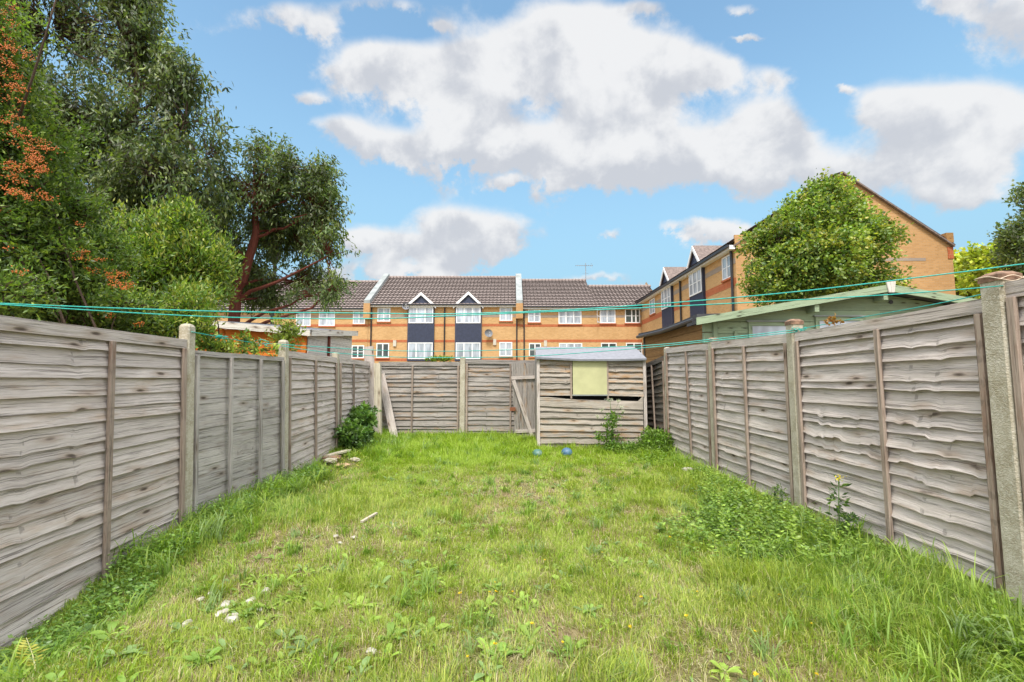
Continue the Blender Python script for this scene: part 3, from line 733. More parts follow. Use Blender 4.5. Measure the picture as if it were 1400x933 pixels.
D0 = 36.0; RD = 5.0
FM = lambda s, n, z: Vector((s, D0 - n, z))          # main row facade frame: s = X, n = towards the camera
def mx(u): return xat(u, D0, 440)
def mz(v): return zat(v, D0)
def hrow(label, s0, s1, veave, vridge, split=None, depth=RD, cols=None, ridge_s1=None, ridgeR=None):
    root = thing('block_of_flats', ((s0 + s1) / 2, D0, 0), label, 'flats', 'blocks of yellow brick flats')
    ze, zr = mz(veave), zat(vridge, D0 + depth)
    w = MB()
    w.face([FM(s0, 0, 0), FM(s1, 0, 0), FM(s1, 0, ze), FM(s0, 0, ze)])
    w.face([FM(s1, 0, 0), FM(s1, -2 * depth, 0), FM(s1, -2 * depth, ze), FM(s1, -depth, zr - .1), FM(s1, 0, ze)])
    w.face([FM(s0, 0, 0), FM(s0, -2 * depth, 0), FM(s0, -2 * depth, ze), FM(s0, -depth, zr - .1), FM(s0, 0, ze)][::-1])
    w.face([FM(s0, -2 * depth, 0), FM(s1, -2 * depth, 0), FM(s1, -2 * depth, ze), FM(s0, -2 * depth, ze)][::-1])
    w.build('wall', M['brick'], root, recalc=False)
    if ridgeR is None:
        pantile(FM, s0, s1, -.3, ze - .02, depth, zr, 'roof', root)
        back = MB(); back.face([FM(s0, -depth, zr), FM(s1, -depth, zr), FM(s1, -2 * depth - .3, ze), FM(s0, -2 * depth - .3, ze)]); back.build('rear_roof', M['tile'], root)
        r = MB(); r.tube([FM(s0, -depth, zr + .05), FM(s1, -depth, zr + .05)], .12, 8); r.build('ridge', M['tile'], root)
    g = MB(); g.fbox(FM, s0, s1, .003, .28, ze - .17, ze - .02); g.build('fascia', M['white'], root)
    g = MB(); g.fbox(FM, s0, s1, .282, .40, ze - .06, ze + .05); g.build('gutter', M['black'], root)
    return root, ze, zr
def band(root, Fr, s0, s1, z0, z1, m='brick_red', name='brick_band'):
    b = MB(); b.fbox(Fr, s0, s1, .0005, .012, z0, z1); b.build(name, M[m], root)
def pipe(root, Fr, s, z0, z1, n=.08):
    b = MB(); b.tube([Fr(s, n, z0), Fr(s, n, z1)], .055, 8); b.build('downpipe', M['black'], root)
def vent(root, Fr, s, z):
    b = MB(); b.fbox(Fr, s - .12, s + .12, .013, .10, z - .24, z + .24); b.build('vent_box', M['vent'], root)

# left block
sL = mx(503.5)
left, zeL, zrL = hrow('left end block of yellow brick flats, half hidden behind the red-barked tree', -26, sL - .01, 423, 386)
cen_s0, cen_s1 = sL + .01, mx(711)
mid, zeM, zrM = hrow('middle block of flats with two navy gabled bays', cen_s0, cen_s1, 417.5, 380)
right, zeR, zrR = hrow('right hand block of flats with a television aerial on its ridge', cen_s1 + .01, 12.0, 420.5, 384, ridgeR=1)
for (root, s0, s1) in ((left, -26, sL - .02), (right, cen_s1 + .02, mx(880))):
    band(root, FM, s0, s1, mz(447), mz(443.6)); band(root, FM, s0, s1, mz(468), mz(464.5)); band(root, FM, s0, s1, mz(434.5), mz(431.2), 'brick_blue')
e0 = [cen_s0, mx(557.5), mx(594.3), mx(622), mx(659), cen_s1]
for a, b in ((e0[0], e0[1]), (e0[2], e0[3]), (e0[4], e0[5])):
    for v0, v1, mm in ((446.5, 443, 'brick_red'), (468.3, 465, 'brick_red'), (434, 430.5, 'brick_blue'), (494, 490.5, 'brick_red')):
        band(mid, FM, a + .01, b - .01, mz(v0), mz(v1), mm)
W_ = lambda root, u0, u1, v0, v1, **k: window(FM, root, mx(u0), mx(u1), mz(v1), mz(v0), n=.013, **k)
W_(left, 436, 458, 424, 446, split=(.5,), glass='glass_white'); W_(left, 482.6, 499.3, 425, 443.3); W_(left, 482, 499, 472.5, 490, glass='glass_dark')
W_(left, 405, 425, 424, 446); W_(left, 436, 458, 472, 491, glass='glass_dark'); W_(left, 400, 420, 472, 491)
W_(mid, 516, 533.6, 421, 440); W_(mid, 515.6, 533, 469.5, 489.5, glass='glass_dark')
W_(mid, 683, 700.4, 419.8, 439); W_(mid, 682.7, 700.4, 468, 487.4)
W_(right, 722, 739, 423, 441); W_(right, 763.5, 795, 423.5, 443.2, split=(.33, .66)); W_(right, 820.5, 841.5, 423, 442.3, split=(.45,)); W_(right, 854.5, 875, 422.5, 442, split=(.45, .72), glass='glass_dark')
W_(right, 723, 739.5, 469.5, 488, glass='glass_dark'); W_(right, 764, 795.6, 469.5, 489, split=(.33, .66)); W_(right, 821, 842.4, 469, 489, glass='glass_dark'); W_(right, 855, 877, 469, 489, glass='glass_dark')
# an open casement beside the third window of the right block
oc = MB(); a = mx(820.3)
Fo = lambda s, n, z: FM(a - s * .55, .03 + n + s * .75, z)
for q in ((0, .06), (.5, .56)): oc.fbox(Fo, q[0], q[1], 0, .04, mz(442), mz(424))
oc.fbox(Fo, .06, .5, 0, .04, mz(425.5), mz(424)); oc.fbox(Fo, .06, .5, 0, .04, mz(442), mz(440.5)); oc.fbox(Fo, .06, .5, 0, .04, mz(433.5), mz(432.5))
oc.build('open_casement', M['white'], right)
for u in (508, 608, 706.5): pipe(mid, FM, mx(u), 0, zeM - .2)
pipe(right, FM, mx(716.5), 0, zeR - .2)
vent(mid, FM, mx(540.5), mz(469.7)); vent(mid, FM, mx(676.5), mz(468)); vent(right, FM, mx(745.5), mz(470))

# right block roof: higher ridge as far as the aerial, then a lower one on the same slope
def right_roof():
    s0 = cen_s1 + .25; sA = xat(801, D0 + RD, 384)
    pantile(FM, s0, sA, -.3, zeR - .02, RD, zrR, 'roof', right)
    k = (zrR - zeR) / (RD + .3)
    d = RD * .74; zB = zeR - .02 + k * (d + .3)
    pantile(FM, sA + .002, 11.8, -.3, zeR - .02, d, zB, 'roof', right)
    for a, b, dd, zz in ((s0, sA, RD, zrR), (sA, 12, d, zB)):
        bk = MB(); bk.face([FM(a, -dd, zz), FM(b, -dd, zz), FM(b, -dd - 4, zz - 2.4), FM(a, -dd - 4, zz - 2.4)]); bk.build('rear_roof', M['tile'], right)
        r = MB(); r.tube([FM(a, -dd, zz + .05), FM(b, -dd, zz + .05)], .12, 8); r.build('ridge', M['tile'], right)
    g = MB(); g.face([FM(sA, -d, zB), FM(sA, -RD, zrR), FM(sA, -RD - 4, zrR - 2.4)]); g.build('gable_step', M['brick'], right)
right_roof()

# raised parapets with grey coping and brick corbels
def parapet(root, s0, s1, ze, zr, name='parapet'):
    p = MB(); up = .38
    for a in (0,):
        q0 = [FM(s0, .42, ze - .35), FM(s1, .42, ze - .35), FM(s1, -RD, zr - .3), FM(s0, -RD, zr - .3)]
        q1 = [FM(s0, .42, ze + up), FM(s1, .42, ze + up), FM(s1, -RD, zr + up), FM(s0, -RD, zr + up)]
        p.hexa([q0[0], q0[1], q0[2], q0[3], q1[0], q1[1], q1[2], q1[3]])
        p.hexa([q0[3], q0[2], FM(s1, -2 * RD, ze), FM(s0, -2 * RD, ze), q1[3], q1[2], FM(s1, -2 * RD, ze + up), FM(s0, -2 * RD, ze + up)])
    p.build(name, M['lead'], root)
    c = MB(); c.fbox(FM, s0 - .02, s1 + .02, .0135, .46, ze - 1.05, ze + up - .25); c.build('corbel', M['brick_side'], root)
parapet(mid, cen_s0 - .25, cen_s0 + .2, zeM - .05, zrM)
parapet(mid, cen_s1 - .3, cen_s1 + .2, zeM - .05, zrM)

def bay(root, Fr, s0, s1, ztop, zpeak, z_low, wins, out=.14, roof_depth=2.2):
    sm = (s0 + s1) / 2
    b = MB(); pr = [(s0, z_low), (s1, z_low), (s1, ztop), (sm, zpeak), (s0, ztop)]
    fr = [Fr(s, out, z) for s, z in pr]; bk = [Fr(s, -roof_depth if z > ztop + .01 else -.02, z) for s, z in pr]
    b.face(fr)
    for i in range(5):
        j = (i + 1) % 5
        if i in (0, 1, 4): b.face([fr[i], fr[j], Fr(pr[j][0], .001, pr[j][1]), Fr(pr[i][0], .001, pr[i][1])])
    # board grooves
    K = 14
    body = b.build('bay', M['navy'], root)
    g = MB()
    for i in range(1, K):
        s = s0 + (s1 - s0) * i / K; g.fbox(Fr, s - .012, s + .012, out + .0005, out + .012, z_low + .05, ztop)
    g.build('cladding_battens', M['navy'], body)
    for sa, sb in ((s0 - .14, sm), (s1 + .14, sm)):
        za = ztop - .14 * (zpeak - ztop) / (sm - s0)
        r = MB(); P = [Fr(sa, out + .1, za + .04), Fr(sb, out + .1, zpeak + .04), Fr(sb, -roof_depth, zpeak + .04), Fr(sa, -roof_depth, za + .04)]
        r.hexa(P + [p + Vector((0, 0, .1)) for p in P]); r.build('bay_roof', M['tile_plain'], body)
        w = MB(); P = [Fr(sa, out + .105, za - .12), Fr(sb, out + .105, zpeak - .12), Fr(sb, out + .15, zpeak - .12), Fr(sa, out + .15, za - .12)]
        w.hexa(P + [p + Vector((0, 0, .24)) for p in P]); w.build('bargeboard', M['white'], body)
    for (za, zb, kw) in wins: window(Fr, body, s0 + .08, s1 - .08, za, zb, n=out + .013, sill=False, **kw)
    return body
for (u0, u1, up_) in ((557.8, 594, 402.5), (622.4, 658.6, 401.5)):
    bay(mid, FM, mx(u0), mx(u1), mz(418.5), mz(up_), mz(494), [(mz(442.5), mz(420.5), dict(split=(.33, .67), bars=False, glass='glass_white')), (mz(491.3), mz(468.8), dict(split=(.33, .67), bars=u0 > 600, glass='glass'))])

# right wing: long facade facing the gardens and big gable end facing the camera
XW = 10.1; GY = 20.6
def wing():
    root = thing('block_of_flats', (14.8, 26, 0), 'tall gable ended wing of brick flats behind the leafy lime tree on the right', 'flats', 'blocks of yellow brick flats')
    FW = lambda s, n, z: Vector((XW - n, s, z))
    ze = atX(1004, 333, XW).z; ap = at(1150, 237, GY); xr = 2 * ap.x - XW - .2; ztr = ze
    Y1 = D0 - .05
    w = MB()
    w.face([FW(GY, 0, 0), FW(Y1, 0, 0), FW(Y1, 0, ze), FW(GY, 0, ze)]); w.build('wall', M['brick'], root, recalc=False)
    w = MB(); w.face([(XW, GY, 0), (xr, GY, 0), (xr, GY, ze), ap, (XW, GY, ze)], [(XW, 0), (xr, 0), (xr, ze), (ap.x, ap.z), (XW, ze)])
    w.face([(xr, GY, 0), (xr, Y1 + 9, 0), (xr, Y1 + 9, ze), (xr, GY, ze)])
    w.build('gable_wall', M['brick_side'], root, recalc=False)
    FR = lambda s, n, z: Vector((XW - n, s, z))
    pantile(FR, GY - .1, Y1 + 5, -.35, ze - .1, ap.x - XW, ap.z + .05, 'roof', root, low=.25)
    r = MB(); r.face([(ap.x, GY - .1, ap.z + .05), (ap.x, Y1 + 5, ap.z + .05), (xr + .1, Y1 + 5, ze - .1), (xr + .1, GY - .1, ze - .1)]); r.build('rear_roof', M['tile'], root)
    for xa in (XW - .12, xr + .02):
        v = MB(); P = [Vector((xa, GY - .14, ze - .2)), Vector((ap.x, GY - .14, ap.z - .05)), Vector((ap.x, GY - .002, ap.z - .05)), Vector((xa, GY - .002, ze - .2))]
        v.hexa(P + [p + Vector((0, 0, .08)) for p in P]); v.build('verge', M['tile_plain'], root)
    g = MB(); g.fbox(FW, GY - .1, Y1, .003, .3, ze - .3, ze - .12); g.build('fascia', M['white'], root)
    g = MB(); g.fbox(FW, GY - .1, Y1, .302, .42, ze - .22, ze - .1); g.build('gutter', M['black'], root)
    # brick corbel and block at the far eave
    c = MB(); c.box(xr - .22, xr + .03, GY - .03, GY - .003, zat(354, GY), zat(338, GY)); c.build('corbel', M['brick_red'], root)
    c = MB(); c.box(xr - .3, xr + .02, GY - .1, GY + .3, ze, ze + .45); c.build('kneeler', M['wood_tan'], root)
    c = MB(); c.box(XW - .05, XW + .35, GY - .1, GY - .003, ze - .3, ze + .35); c.build('corbel', M['brick_side'], root)
    c = MB(); c.box(xat(1120, GY), xat(1275, GY), GY - .012, GY - .002, zat(357, GY), zat(353, GY)); c.build('brick_band', M['brick_blue'], root)
    # windows on the long face, each from where it stands in the photo
    def span(u0, u1, v0, v1):
        a, b = atX(u1, v0, XW), atX(u0, v0, XW); um = (u0 + u1) / 2
        m1, m2 = atX(um, v0, XW), atX(um, v1, XW); return a.y, b.y, m2.z, m1.z
    y0, y1, z0, z1 = span(987.5, 1001, 350, 382); 
    zt_, zs_ = z1, z0
    window(FW, root, y0, y1, z0, z1, n=.013)
    y0, y1, *_ = span(888.5, 895.5, 407, 428); window(FW, root, y0, y1, zs_, zt_, n=.013)
    for (u0, u1, vp) in ((945.5, 964.5, 344), (906.5, 920.5, 372)):
        y0, y1, *_ = span(u0, u1, 390, 400); pk = atX((u0 + u1) / 2 - 4, vp, XW)
        bay(root, FW, y0, y1, ze - .1, ze + 1.0, 3.2, [(zs_ - .1, zt_ + .1, dict(split=(.33, .67), bars=True)), (2.6, 3.1, dict(split=(.5,), bars=False))][:1], roof_depth=2.6)
    ys = [GY + .0, span(945.5, 964.5, 390, 400)[0], span(945.5, 964.5, 390, 400)[1], span(906.5, 920.5, 390, 400)[0], span(906.5, 920.5, 390, 400)[1], Y1]
    for a, b in ((0, 1), (2, 3), (4, 5)):
        band(root, FW, ys[a] + .01, ys[b] - .01, zs_ - .45, zs_ - .1); band(root, FW, ys[a] + .01, ys[b] - .01, zs_ + .55, zs_ + .8, 'brick_blue')
        band(root, FW, ys[a] + .01, ys[b] - .01, zs_ - 2.2, zs_ - 1.9)
    pipe(root, FW, atX(1006, 400, XW).y + .15, 0, ze - .3); pipe(root, FW, atX(932, 410, XW).y, 0, ze - .3)
wing()

def dish(label, p, r=.32, m='dish'):
    root = thing('satellite_dish', p, label, 'satellite dish', 'satellite dishes on the flats')
    b = MB(); n = 18; cen = p + Vector((0, -.28, 0)); ax = Vector((.25, -1, .25)).normalized(); s = ax.cross(Vector((0, 0, 1))).normalized(); t = s.cross(ax)
    rings = []
    for k in range(5):
        rr = r * k / 4; rings.append([cen + ax * (.16 * (k / 4) ** 2 * r / .32 - .05) + (s * math.cos(2 * PI * i / n) + t * math.sin(2 * PI * i / n)) * max(rr, .002) for i in range(n)])
    for a, c in zip(rings, rings[1:]):
        for i in range(n): b.face([a[i], a[(i + 1) % n], c[(i + 1) % n], c[i]])
    b.build('dish', M[m], root)
    a = MB(); a.tube([p, cen - Vector((0, -.02, 0))], .025, 6); a.tube([cen - t * r * .8, cen + ax * .38 - t * .05], .012, 6); a.tube([cen + ax * .36 - t * .05, cen + ax * .46 - t * .05], .04, 8); a.build('arm', M['metal'], root)
dish('dark satellite dish on the wall right of the second navy bay', Vector((mx(668), D0 - .0, mz(456.8))))
dish('pale blue satellite dish under the eaves left of the first navy bay', Vector((mx(555.5), D0 - .0, mz(420))), .3, 'felt')
def aerial():
    Yr = D0 + RD; b = at(801, 386, Yr); root = thing('tv_aerial', b, 'thin television aerial on the ridge of the right hand block', 'aerial')
    top = zat(360, Yr); m_ = MB(); m_.tube([b - Vector((0, 0, .3)), Vector((b.x, b.y, top))], .03, 6); m_.build('mast', M['metal'], root)
    m_ = MB(); z = zat(363.5, Yr); x0, x1 = xat(787, Yr, 363), xat(810, Yr, 363); m_.tube([(x0, Yr - .05, z), (x1, Yr - .05, z)], .02, 6)
    for i in range(9):
        x = x0 + (x1 - x0) * i / 8; m_.tube([(x, Yr - .25, z), (x, Yr + .15, z + .0)], .012, 4)
    m_.tube([(x1 - .15, Yr - .05, z - .22), (x1, Yr - .05, z)], .012, 4); m_.tube([(x1 - .15, Yr - .05, z + .22), (x1, Yr - .05, z)], .012, 4)
    z2 = zat(374, Yr); m_.tube([(b.x - .25, Yr, z2), (b.x + .25, Yr, z2)], .012, 4); m_.build('elements', M['metal'], root)
aerial()
def column():
    p = Vector((xat(374, 14, 400), 14, 0)); root = thing('lamp_post', p, 'black lamp column seen through the red-barked tree', 'lamp post')
    m_ = MB(); m_.tube([p, p + Vector((0, 0, 1.2))], .09, 10); m_.tube([p + Vector((0, 0, 1.2)), p + Vector((0, 0, 4.9))], .055, 10); m_.build('column', M['black'], root)
    m_ = MB(); m_.tube([p + Vector((0, 0, 4.9)), p + Vector((0, 0, 5.0)), p + Vector((0, 0, 5.3)), p + Vector((0, 0, 5.4))], [.08, .14, .2, .05], 8); m_.build('lantern', M['black'], root)
column()

# ------------------------------------------------------------------ foliage
def leaf_mesh(P, Dr, L, wr, rng, fold=.25, droop=0.0, flat=.0):
    """diamond leaves folded on the midrib. P base (n,3), Dr direction, L lengths. returns V, T"""
    n = len(P); Dr = Dr / np.linalg.norm(Dr, axis=1, keepdims=True)
    up = rng.normal(size=(n, 3)); up[:, 2] = np.abs(up[:, 2]) + flat
    S = np.cross(Dr, up); S /= np.linalg.norm(S, axis=1, keepdims=True) + 1e-9; N = np.cross(S, Dr)
    L = L[:, None]; w = L * wr
    base = P; tip = P + Dr * L; tip[:, 2] -= droop * L[:, 0]
    mid = P + Dr * L * .45 + N * w * fold * -1
    a = P + Dr * L * .42 + S * w * .5; b = P + Dr * L * .42 - S * w * .5
    V = np.stack([base, a, tip, b, mid], 1).reshape(-1, 3)
    o = (np.arange(n) * 5)[:, None]
    T = np.concatenate([o + [0, 1, 4], o + [1, 2, 4], o + [4, 2, 3], o + [0, 4, 3]], 1).reshape(-1, 3)
    return V, T, 5
def jitter_cols(pal, idx, rng, amt=.25):
    c = np.array(pal)[idx]; return c * rng.uniform(1 - amt, 1 + amt, (len(c), 1)) * rng.uniform(.93, 1.07, (len(c), 3))

def lobe(u, v, d, ru, rv, rd=None):
    """an ellipsoid of foliage whose centre stands d metres away; radii come from the photo's pixels"""
    c = at(u, v, d); k = d / F; return (np.array(c), np.array([ru * k, (rd if rd else (ru + rv) / 2 * k), rv * k]))

def plant(name, label, cat, base, lobes, nclump, per, lsize, wr, pal, seed, bark='bark', trunk=None, trunk_r=.12, group=None, spread=.22, droop=.0, dirbias=(0, 0, .2), gap=.42, twig_r=.006, leafname='leaves', shell=.45, limb=True, fold=.25, clump_var=.35, cname='crown'):
    rng = np.random.default_rng(seed)
    root = thing(name, base, label, cat, group); base = Vector(base)
    vol = np.array([np.prod(r) ** .8 for _, r in lobes]); vol /= vol.sum()
    cl = []; ci = []
    while len(cl) < nclump:
        k = rng.choice(len(lobes), p=vol); c, r = lobes[k]
        d = rng.normal(size=3); d /= np.linalg.norm(d); p = c + d * r * rng.random() ** shell * rng.uniform(.85, 1.12)
        s = 1.1 / (spread * 2.2)
        if n2(p[0] * s + p[1] * s * .7 + 100, p[2] * s + p[1] * s * .5 + 100) < gap * rng.uniform(.7, 1.15): continue
        if p[2] < base.z + .05: continue
        cl.append(p); ci.append(k)
    cl = np.array(cl); ci = np.array(ci)
    # wood
    w = MB(); w.cur = (.5, .5, .5)
    trunk = [Vector(t) for t in (trunk or [base, base + Vector((0, 0, .5))])]
    tr = np.linspace(trunk_r, trunk_r * .45, len(trunk))
    # smooth trunk polyline
    pts, rr = [], []
    for i in range(len(trunk) - 1):
        p0, p1, p2, p3 = trunk[max(i - 1, 0)], trunk[i], trunk[i + 1], trunk[min(i + 2, len(trunk) - 1)]
        for t in np.linspace(0, 1, 5)[:-1]:
            t = float(t); pts.append(.5 * ((2 * p1) + (-p0 + p2) * t + (2 * p0 - 5 * p1 + 4 * p2 - p3) * t * t + (-p0 + 3 * p1 - 3 * p2 + p3) * t ** 3)); rr.append(tr[i] * (1 - t) + tr[i + 1] * t)
    pts.append(trunk[-1]); rr.append(tr[-1]); w.tube(pts, rr, 9)
    if limb:
        for k, (c, r) in enumerate(lobes):
            c = Vector(c); cand = [(abs(p.z - (c.z - (c - p).length * .35)) + (c - p).length * .25, i) for i, p in enumerate(pts)]
            i = min(cand)[1]; s = pts[i]; L = (c - s).length
            bend = Vector(rng.normal(size=3) * .1 * L); m1 = s.lerp(c, .35) + bend + Vector((0, 0, .08 * L)); m2 = s.lerp(c, .7) + bend * .5
            r0 = min(rr[i] * .5, .016 + L * .014); q = [s, m1, m2, c]; w.tube([(1 - t) ** 3 * s + 3 * (1 - t) ** 2 * t * m1 + 3 * (1 - t) * t * t * m2 + t ** 3 * c + Vector(rng.normal(size=3) * .012 * L) for t in (0, .14, .28, .42, .57, .71, .85, 1)], [r0 * (1 - .1 * e_) for e_ in range(8)], 6)
    for p, k in zip(cl, ci):
        c, r = lobes[k]; s = np.array(c) + (p - c) * rng.uniform(.1, .4); m_ = (s + p) / 2 + rng.normal(size=3) * .06 * np.linalg.norm(p - s)
        w.tube([s, m_, p], [twig_r * 2, twig_r * 1.3, twig_r * .6], 3)
    w.build('trunk' if cat == 'tree' else 'stems', M[bark], root, recalc=False, smooth=True)
    # leaves, grouped on sprays
    n = nclump * per; ck = np.repeat(np.arange(nclump), per)
    out = cl - np.array([lobes[k][0] for k in ci]); out /= np.linalg.norm(out, axis=1, keepdims=True) + 1e-6
    tw = out + rng.normal(size=out.shape) * .5 + np.array(dirbias); tw /= np.linalg.norm(tw, axis=1, keepdims=True)
    t = rng.uniform(-.8, 1.0, n)
    P = cl[ck] + tw[ck] * (t * spread)[:, None] + rng.normal(size=(n, 3)) * spread * (.32 * (1.1 - t * .5))[:, None]
    Dr = tw[ck] * .6 + rng.normal(size=(n, 3)) * .7 + np.array(dirbias) + np.array([0, 0, -droop])
    L = lsize * rng.uniform(.6, 1.3, n)
    V, T, q = leaf_mesh(P, Dr, L, wr, rng, fold, flat=.4)
    tone = rng.uniform(1 - clump_var, 1 + clump_var, nclump); pk = rng.integers(0, len(pal), nclump)
    idx = np.where(rng.random(n) < .65, pk[ck], rng.integers(0, len(pal), n))
    c = jitter_cols(pal, idx, rng) * tone[ck][:, None]
    raw_mesh(cname if cat == 'tree' else leafname, V, T, np.repeat(c, q, 0), M['leaf'], root, tuple(base))
    return root, cl, lobes

DARK = [(.105, .15, .05), (.135, .18, .055), (.085, .125, .055), (.16, .20, .055), (.12, .14, .08)]
MIDG = [(.075, .14, .03), (.055, .11, .028), (.10, .17, .035), (.045, .09, .03)]
LIME = [(.18, .26, .05), (.13, .21, .04), (.24, .31, .06), (.09, .155, .04)]
PRIV = [(.18, .27, .04), (.12, .20, .035), (.26, .33, .05), (.09, .16, .035), (.28, .30, .06)]
# big tree at the far left
b1 = Vector((-6.6, 9.2, 0))
T1 = [lobe(70, 40, 8.6, 110, 90), lobe(165, 50, 8.6, 75, 80), lobe(215, 110, 8.4, 60, 55), lobe(255, 165, 8.4, 55, 50), lobe(150, 180, 8.8, 110, 80),
      lobe(240, 245, 8.5, 75, 60), lobe(120, 290, 8.6, 110, 70), lobe(40, 190, 8.8, 90, 100), lobe(215, 330, 8.8, 80, 60), lobe(100, -60, 8.8, 110, 70), lobe(175, -10, 8.5, 40, 40), lobe(282, 215, 8.5, 34, 50), lobe(265, 110, 8.4, 28, 20)]
plant('cherry_tree', 'very large dark leafy tree filling the top left behind the firethorn', 'tree', b1, T1, 3000, 30, .115, .32, DARK, 31, 'bark',
      [b1, at(150, 330, 9.2), at(130, 290, 9.0), at(160, 215, 8.9), at(190, 120, 8.8)], .17, spread=.27, droop=.9, dirbias=(.1, -.1, -.2), gap=.46, clump_var=.45)
# red barked tree
b2 = Vector((xat(318, 10, 420), 10, 0))
T2 = [lobe(400, 240, 9.9, 52, 36), lobe(345, 262, 10, 60, 50), lobe(432, 290, 9.8, 38, 48), lobe(395, 315, 10.8, 66, 46), lobe(447, 350, 9.7, 26, 50), lobe(300, 330, 11.0, 55, 50),
      lobe(352, 208, 10, 32, 22), lobe(405, 385, 10.9, 58, 26), lobe(452, 395, 9.6, 24, 22), lobe(420, 232, 9.7, 36, 30), lobe(290, 395, 11, 36, 24), lobe(440, 250, 9.8, 20, 24), lobe(375, 405, 10.9, 50, 20), lobe(430, 402, 10.2, 36, 16), lobe(335, 375, 11.2, 40, 34)]
plant('red_barked_tree', 'crooked red-barked tree with small drooping leaves, standing right of the big dark tree', 'tree', b2, T2, 1500, 30, .10, .34, DARK + [(.085, .13, .03)], 32, 'bark_red',
      [b2, at(322, 410, 10), at(331, 385, 9.95), at(343, 345, 9.9), at(350, 318, 9.9), at(348, 292, 9.9)], .13, spread=.22, droop=.8, dirbias=(.1, -.1, -.2), gap=.46, clump_var=.45)
# firethorn with orange berries
b3 = Vector((-3.9, 4.3, 0))
T3 = [lobe(-20, 60, 3.9, 62, 120), lobe(0, 190, 4.1, 66, 70), lobe(20, 280, 4.3, 80, 60), lobe(50, 350, 4.4, 80, 50), lobe(95, 395, 4.6, 75, 32), lobe(5, 400, 3.7, 60, 34), lobe(-60, 300, 3.8, 70, 110), lobe(130, 345, 5.0, 50, 34), lobe(95, 290, 4.6, 40, 30), lobe(160, 418, 4.5, 60, 14), lobe(60, 180, 4.6, 40, 60), lobe(30, 440, 4.6, 90, 30), lobe(150, 455, 5.0, 90, 22), lobe(200, 440, 5.2, 60, 20), lobe(80, 420, 5.6, 110, 40)]
ft, cl3, _ = plant('firethorn_bush', 'tall firethorn bush loaded with orange berries, spilling over the near left fence', 'bush', b3, T3, 3000, 32, .05, .38,
      [(.11, .18, .04), (.15, .23, .045), (.21, .28, .05), (.08, .13, .035)], 33, trunk_r=.06, spread=.15, gap=.30, dirbias=(.1, -.15, .25), clump_var=.3)
def berries():
    rng = np.random.default_rng(8)
    cs = []
    spots = [(5, 20, 16, 30, 12), (10, 70, 22, 22, 16), (15, 120, 30, 20, 14), (20, 160, 16, 18, 8), (45, 190, 26, 16, 9), (55, 215, 24, 22, 18), (30, 235, 34, 14, 14), (15, 260, 20, 12, 8), (50, 268, 20, 10, 6),
             (110, 345, 12, 8, 5), (128, 352, 10, 8, 5), (152, 378, 14, 10, 10), (165, 392, 16, 10, 11), (130, 370, 12, 6, 4), (75, 355, 10, 8, 3), (30, 370, 8, 6, 2), (148, 428, 8, 8, 3), (190, 443, 6, 3, 2), (5, 320, 10, 20, 3), (110, 305, 6, 4, 2)]
    for (u, v, su, sv, n) in spots:
        d0 = 3.55 if u < 70 else 4.25
        for _ in range(int(n * 1.25)):
            cs.append(at(u + rng.normal() * su * .55, v + rng.normal() * sv * .55, d0 + rng.uniform(-.15, .5)))
    bm = bmesh.new(); bmesh.ops.create_icosphere(bm, subdivisions=1, radius=1); iv = np.array([v.co[:] for v in bm.verts]); it = np.array([[v.index for v in f.verts] for f in bm.faces]); bm.free()
    P = []; 
    for c in cs:
        k = rng.integers(8, 22); P.append(np.array(c) + rng.normal(size=(k, 3)) * np.array([.024, .024, .012]))
    P = np.concatenate(P); n = len(P); r = rng.uniform(.004, .0058, n)
    V = (P[:, None, :] + iv[None] * r[:, None, None]).reshape(-1, 3); T = (it[None] + (np.arange(n) * len(iv))[:, None, None]).reshape(-1, 3)
    o = raw_mesh('berries', V, T, np.ones((len(V), 3)), M['berry'], ft, tuple(b3), smooth=True); o['kind'] = 'stuff'
berries()
m_ = MB(); m_.tube([at(26, 160, 3.7), at(45, 105, 3.65), at(62, 50, 3.6), at(82, -20, 3.55)], [.011, .009, .007, .005], 6); m_.build('bare_shoot', M['bark'], ft, smooth=True)
# privet shrubs between
b4 = Vector((-4.3, 6.4, 0))
T4 = [lobe(195, 385, 6.2, 80, 40), lobe(255, 375, 6.4, 55, 42), lobe(150, 410, 5.8, 70, 26), lobe(245, 415, 6.0, 45, 18), lobe(235, 335, 6.3, 22, 42), lobe(282, 365, 6.6, 20, 34), lobe(205, 325, 6.2, 10, 26), lobe(268, 320, 6.4, 8, 26), lobe(300, 345, 6.6, 7, 20), lobe(160, 318, 6.0, 9, 22), lobe(170, 350, 6.0, 30, 30), lobe(215, 425, 5.3, 60, 16), lobe(255, 305, 6.3, 8, 22), lobe(225, 455, 5.2, 50, 18)]
plant('privet_bush', 'bright yellow-green privet bush with upright shoots behind the second left post', 'bush', b4, T4, 1700, 30, .07, .34, PRIV, 34, trunk_r=.05, spread=.24, gap=.47, dirbias=(0, -.1, .7), clump_var=.4)
b4b = Vector((-3.35, 5.3, 0))
plant('climbing_shrub', 'low leafy growth poking over the stained panel in front of the orange shed', 'bush', b4b, [lobe(300, 476, 5.1, 30, 6), lobe(350, 478, 5.6, 30, 4), lobe(276, 452, 4.9, 8, 24), lobe(335, 466, 5.6, 5, 10), lobe(262, 425, 5.2, 12, 22), lobe(300, 500, 5.6, 50, 14)],
      300, 24, .045, .5, PRIV, 35, trunk_r=.03, spread=.09, gap=.25, dirbias=(0, -.1, .4))
b4c = Vector((-3.4, 6.75, 0))
